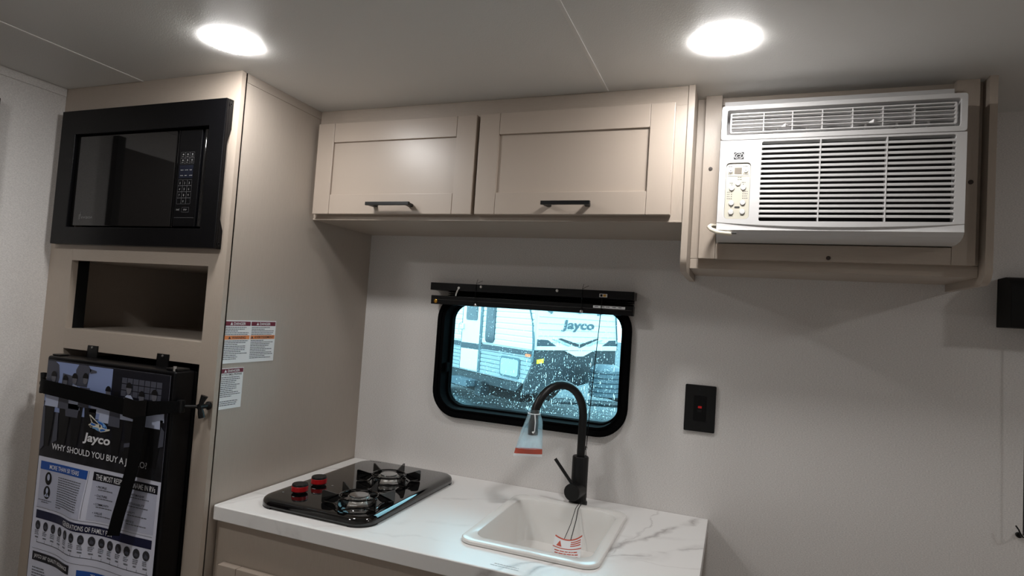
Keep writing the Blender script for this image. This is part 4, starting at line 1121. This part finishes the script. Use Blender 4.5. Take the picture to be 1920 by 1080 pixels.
# ------------------------------------------------------------------ outside: wet yard and a parked travel trailer
def outside():
    struct(G().box(-40, 40, .5, 60, -.75, -.65), 'ground', 'wet_gravel', 'wet gravel yard outside the window')
    Q = Vector((-2.4195, 9.2, 0)); s = Vector((-.80814, .58898, 0)); b = Vector((.34724, .93778, 0))
    ns = Vector((-s.y, s.x, 0)); ns = ns if ns.dot(Vector((0, -1, 0))) > 0 else -ns
    nb = Vector((b.y, -b.x, 0))
    t = thing('travel_trailer', 'white and dark travel trailer parked in the rain beyond the window', 'trailer', (Q.x - 1, Q.y + 1.5, -.65))
    S = lambda a, z, d_: tuple(Q + s * a + ns * d_ + Vector((0, 0, z)))
    F = lambda a, z, d_: tuple(Q + b * a + nb * d_ + Vector((0, 0, z)))
    def pl(name, m, fn, pts, d0, d1, par=t, **k): return build(G().prism(pts, fn, d0, d1), name, m, par, **k)
    foot = [Q, Q + s * 5.6, Q + s * 5.6 + b * 2.95, Q + b * 2.95]
    # body
    g = G(); n4 = len(foot)
    g.loft([[tuple(p * .998 + foot[0] * .002 + Vector((0, 0, zz))) for p in foot] for zz in (.10, 2.35)], True, True)
    body = build(g, 'body', 'siding_white', t)
    # ribbed siding, upper and lower
    def ribs(name, m, a0, a1, z0, z1, pitch, dep, base):
        g = G(); n = int(round((z1 - z0) / pitch)); prof = []
        for k in range(n):
            z = z0 + (z1 - z0) * k / n; hh = (z1 - z0) / n
            prof += [(z, base), (z + hh * .15, base + dep), (z + hh * .8, base + dep)]
        prof += [(z1, base)]
        g.loft([[S(a, z, d_) for z, d_ in prof] + [S(a, z1, 0), S(a, z0, 0)] for a in (a0, a1)], True, True)
        return build(g, name, m, t)
    ribs('upper_siding', 'siding_white', 0.03, 5.5, .77, 2.3, .115, .012, .012)
    ribs('lower_siding', 'siding_grey', .05, 5.5, .11, .62, .085, .02, .012)
    pl('belt_stripe', 'trailer_stripe', S, [(.0, .66), (5.5, .62), (5.5, .74), (.0, .755)], .005, .036)
    pl('belt_line', 'siding_grey', S, [(.0, .635), (5.5, .60), (5.5, .62), (.0, .655)], .005, .036)
    pl('corner_trim', 'trailer_teal', S, [(-.01, .54), (.015, .54), (.015, .9), (.075, 1.3), (.215, 1.62), (.285, 1.9), (.27, 1.9), (.20, 1.62), (.06, 1.3), (-.01, .9)], .012, .05)
    d_ = pl('door', 'siding_white', S, rrect(2.04, 2.87, .13, 1.95, .03, 3), .02, .042)
    pl('door_edge', 'trailer_teal', S, [(2.02, .12), (2.05, .12), (2.05, 1.96), (2.02, 1.96)], .02, .048, d_)
    pl('door_edge', 'trailer_teal', S, [(2.86, .12), (2.875, .12), (2.875, 1.96), (2.86, 1.96)], .02, .048, d_)
    dw = pl('door_window', 'trailer_glass', S, rrect(2.18, 2.69, 1.25, 1.85, .05, 4), .04, .052, d_)
    pl('pane', 'trailer_glass', S, rrect(2.22, 2.65, 1.36, 1.58, .01, 3), .05, .055, dw)
    pl('door_stripe', 'trailer_stripe', S, [(2.05, .61), (2.86, .60), (2.86, .73), (2.05, .74)], .04, .046, d_)
    pl('door_panel', 'siding_white', S, [(2.06, .165), (2.83, .14), (2.84, .565), (2.07, .585)], .04, .054, d_)
    build(G().tube([S(2.89, 1.20, .05), S(2.93, 1.15, .10), S(2.94, 1.0, .10), S(2.91, .90, .05)], .014, 8), 'grab_handle', 'steel', t, smooth=True)
    pl('door_latch', 'steel', S, rrect(2.76, 2.84, 1.03, 1.16, .02, 3), .042, .075, d_, bevel=.004)
    lw = pl('side_window', 'trailer_glass', S, rrect(1.44, 1.81, .80, 1.95, .10, 5), .02, .045)
    pl('pane', 'trailer_glass', S, rrect(1.49, 1.77, 1.32, 1.56, .02, 3), .045, .049, lw)
    pl('hinge_side', 'trailer_teal', S, [(1.965, .13), (2.02, .13), (2.02, 1.95), (1.965, 1.95)], .03, .045)
    h_ = pl('hatch', 'trailer_teal', S, rrect(.40, 1.13, .165, .575, .08, 5), .03, .05)
    pl('hatch_lid', 'trailer_pale', S, rrect(.445, 1.085, .205, .535, .06, 5), .05, .062, h_)
    pl('marker_light', 'trailer_orange', S, rrect(.05, .22, .635, .69, .02, 3), .036, .06)
    pl('skirt', 'trailer_dark', S, [(.36, .08), (5.5, .08), (5.5, -.10), (.60, -.10)], -.10, -.02)
    pl('chassis', 'tyre', S, [(.7, .06), (5.5, .06), (5.5, -.42), (1.2, -.42)], -1.4, -.5)
    pl('entry_step', 'tank_grey', S, rrect(2.05, 2.9, -.20, -.05, .02, 3), .0, .30)
    pl('step_box', 'trailer_dark', S, rrect(1.75, 2.0, -.36, -.05, .02, 3), -.1, .1)
    # wheels far along the side
    build(G().tube([S(4.55, -.32, -.25), S(4.55, -.32, -.05)], .33, 28), 'wheel', 'tyre', t, smooth=35)
    build(G().tube([S(5.3, -.32, -.25), S(5.3, -.32, -.05)], .33, 28), 'wheel', 'tyre', t, smooth=35)
    # front cap
    pl('front_cap', 'siding_white', F, [(.02, .78), (2.95, .76), (2.95, 2.3), (.02, 2.3)], .0, .03)
    g = G()
    for k in range(12):
        z = .80 + k * .125
        g.prism([(.05, z), (2.92, z), (2.92, z + .012), (.05, z + .012)], F, .028, .036)
    build(g, 'cap_rib', 'trailer_pale', t)['kind'] = 'stuff'
    pl('front_shield', 'trailer_dark', F, [(-.02, .54), (.0, .78), (2.95, .76), (2.95, .20), (2.2, .10), (.8, -.05), (-.28, -.05), (-.25, .16)], -.02, .02)
    pl('front_stripe', 'siding_white', F, [(.02, .785), (2.95, .765), (2.95, .865), (.02, .85)], .03, .05)
    pl('front_accent', 'trailer_stripe', F, [(.02, .86), (.64, .86), (.35, .98), (.02, .99)], .03, .045)
    pl('front_accent', 'trailer_stripe', F, [(2.35, .87), (2.95, .87), (2.95, 1.0), (2.62, .99)], .03, .045)
    pl('chevron', 'trailer_dark', F, [(.70, 1.005), (1.45, .825), (2.16, 1.015), (2.10, 1.03), (1.45, .895), (.78, 1.02)], .03, .055)
    pl('chevron', 'siding_white', F, [(.93, .765), (1.32, .65), (1.60, .65), (1.98, .765)], .02, .052)
    pl('chevron', 'trailer_pale', F, [(.50, 1.0), (.60, 1.0), (1.45, .79), (2.25, 1.0), (2.36, 1.0), (1.45, .765)], .03, .048)
    pl('chevron', 'trailer_teal', F, [(.18, 1.60), (.42, 1.50), (.46, 1.53), (.30, 1.62)], .03, .05)
    pl('chevron', 'trailer_teal', F, [(.95, 1.62), (1.40, 1.545), (1.80, 1.64), (1.72, 1.66), (1.40, 1.585), (1.03, 1.65)], .03, .05)
    pl('chevron', 'trailer_teal', F, [(2.10, 1.53), (2.45, 1.62), (2.36, 1.65), (2.06, 1.56)], .03, .05)
    g = G(); text_into(g, 'Jayco', .78, 1.97, 1.155, 1.40, lambda a, z: F(a, z, .046), .03, .1)
    build(g, 'brand_lettering', 'trailer_letter', t)['label'] = 'grey word Jayco on the trailer front'
    pl('cap_edge', 'trailer_teal', F, [(2.83, 1.55), (2.85, 1.55), (2.96, .98), (2.96, .76), (2.94, .76), (2.94, .98)], .03, .06)
    pl('warning_label', 'trailer_yellow', F, [(.06, .515), (.27, .53), (.27, .615), (.06, .595)], .02, .03)
    # propane cover with ribs, tongue and jack
    c = Vector(F(1.72, 0, .55))
    prof = []
    for k in range(6):
        z0_ = -.13 + k * .095; prof += [(.31, z0_), (.335, z0_ + .02), (.335, z0_ + .075), (.31, z0_ + .092)]
    prof += [(.29, .47), (.20, .52), (.02, .525)]
    build(G().lathe(prof, c, 28), 'propane_cover', 'tank_grey', t, smooth=40)
    build(G().tube([F(.6, -.22, .0), F(1.75, -.22, 1.3)], .06, 8).tube([F(2.6, -.22, .0), F(1.75, -.22, 1.3)], .06, 8), 'tongue', 'trailer_dark', t)
    build(G().tube([F(1.95, -.60, 1.15), F(1.95, .35, 1.15)], .045, 12).tube([F(1.95, .35, 1.15), F(1.95, .47, 1.15)], .08, 12), 'tongue_jack', 'steel', t, smooth=True)
    build(G().lathe([(.14, -.649), (.14, -.60), (.05, -.58)], F(1.95, 0, 1.15), 16), 'jack_foot', 'trailer_pale', t, smooth=True)
    # neighbouring trailer behind to the right
    n2 = thing('travel_trailer', 'pale grey trailer end standing behind the white trailer', 'trailer', (1.2, 15.5, -.65))
    build(G().box(-.55, 5.5, 14.2, 17.0, .2, 2.4), 'body', 'siding_white', n2, bevel=.05)
    build(G().box(-.56, 5.5, 14.17, 14.2, .75, .95), 'stripe', 'trailer_teal', n2)
    build(G().tube([(.6, 14.6, -.32), (.6, 14.9, -.32)], .33, 24), 'wheel', 'tyre', n2, smooth=35)
    build(G().tube([(1.6, 14.6, -.32), (1.6, 14.9, -.32)], .33, 24), 'wheel', 'tyre', n2, smooth=35)
    build(G().box(-.3, 5.3, 14.5, 16.8, -.05, .2), 'chassis', 'trailer_dark', n2)
outside()
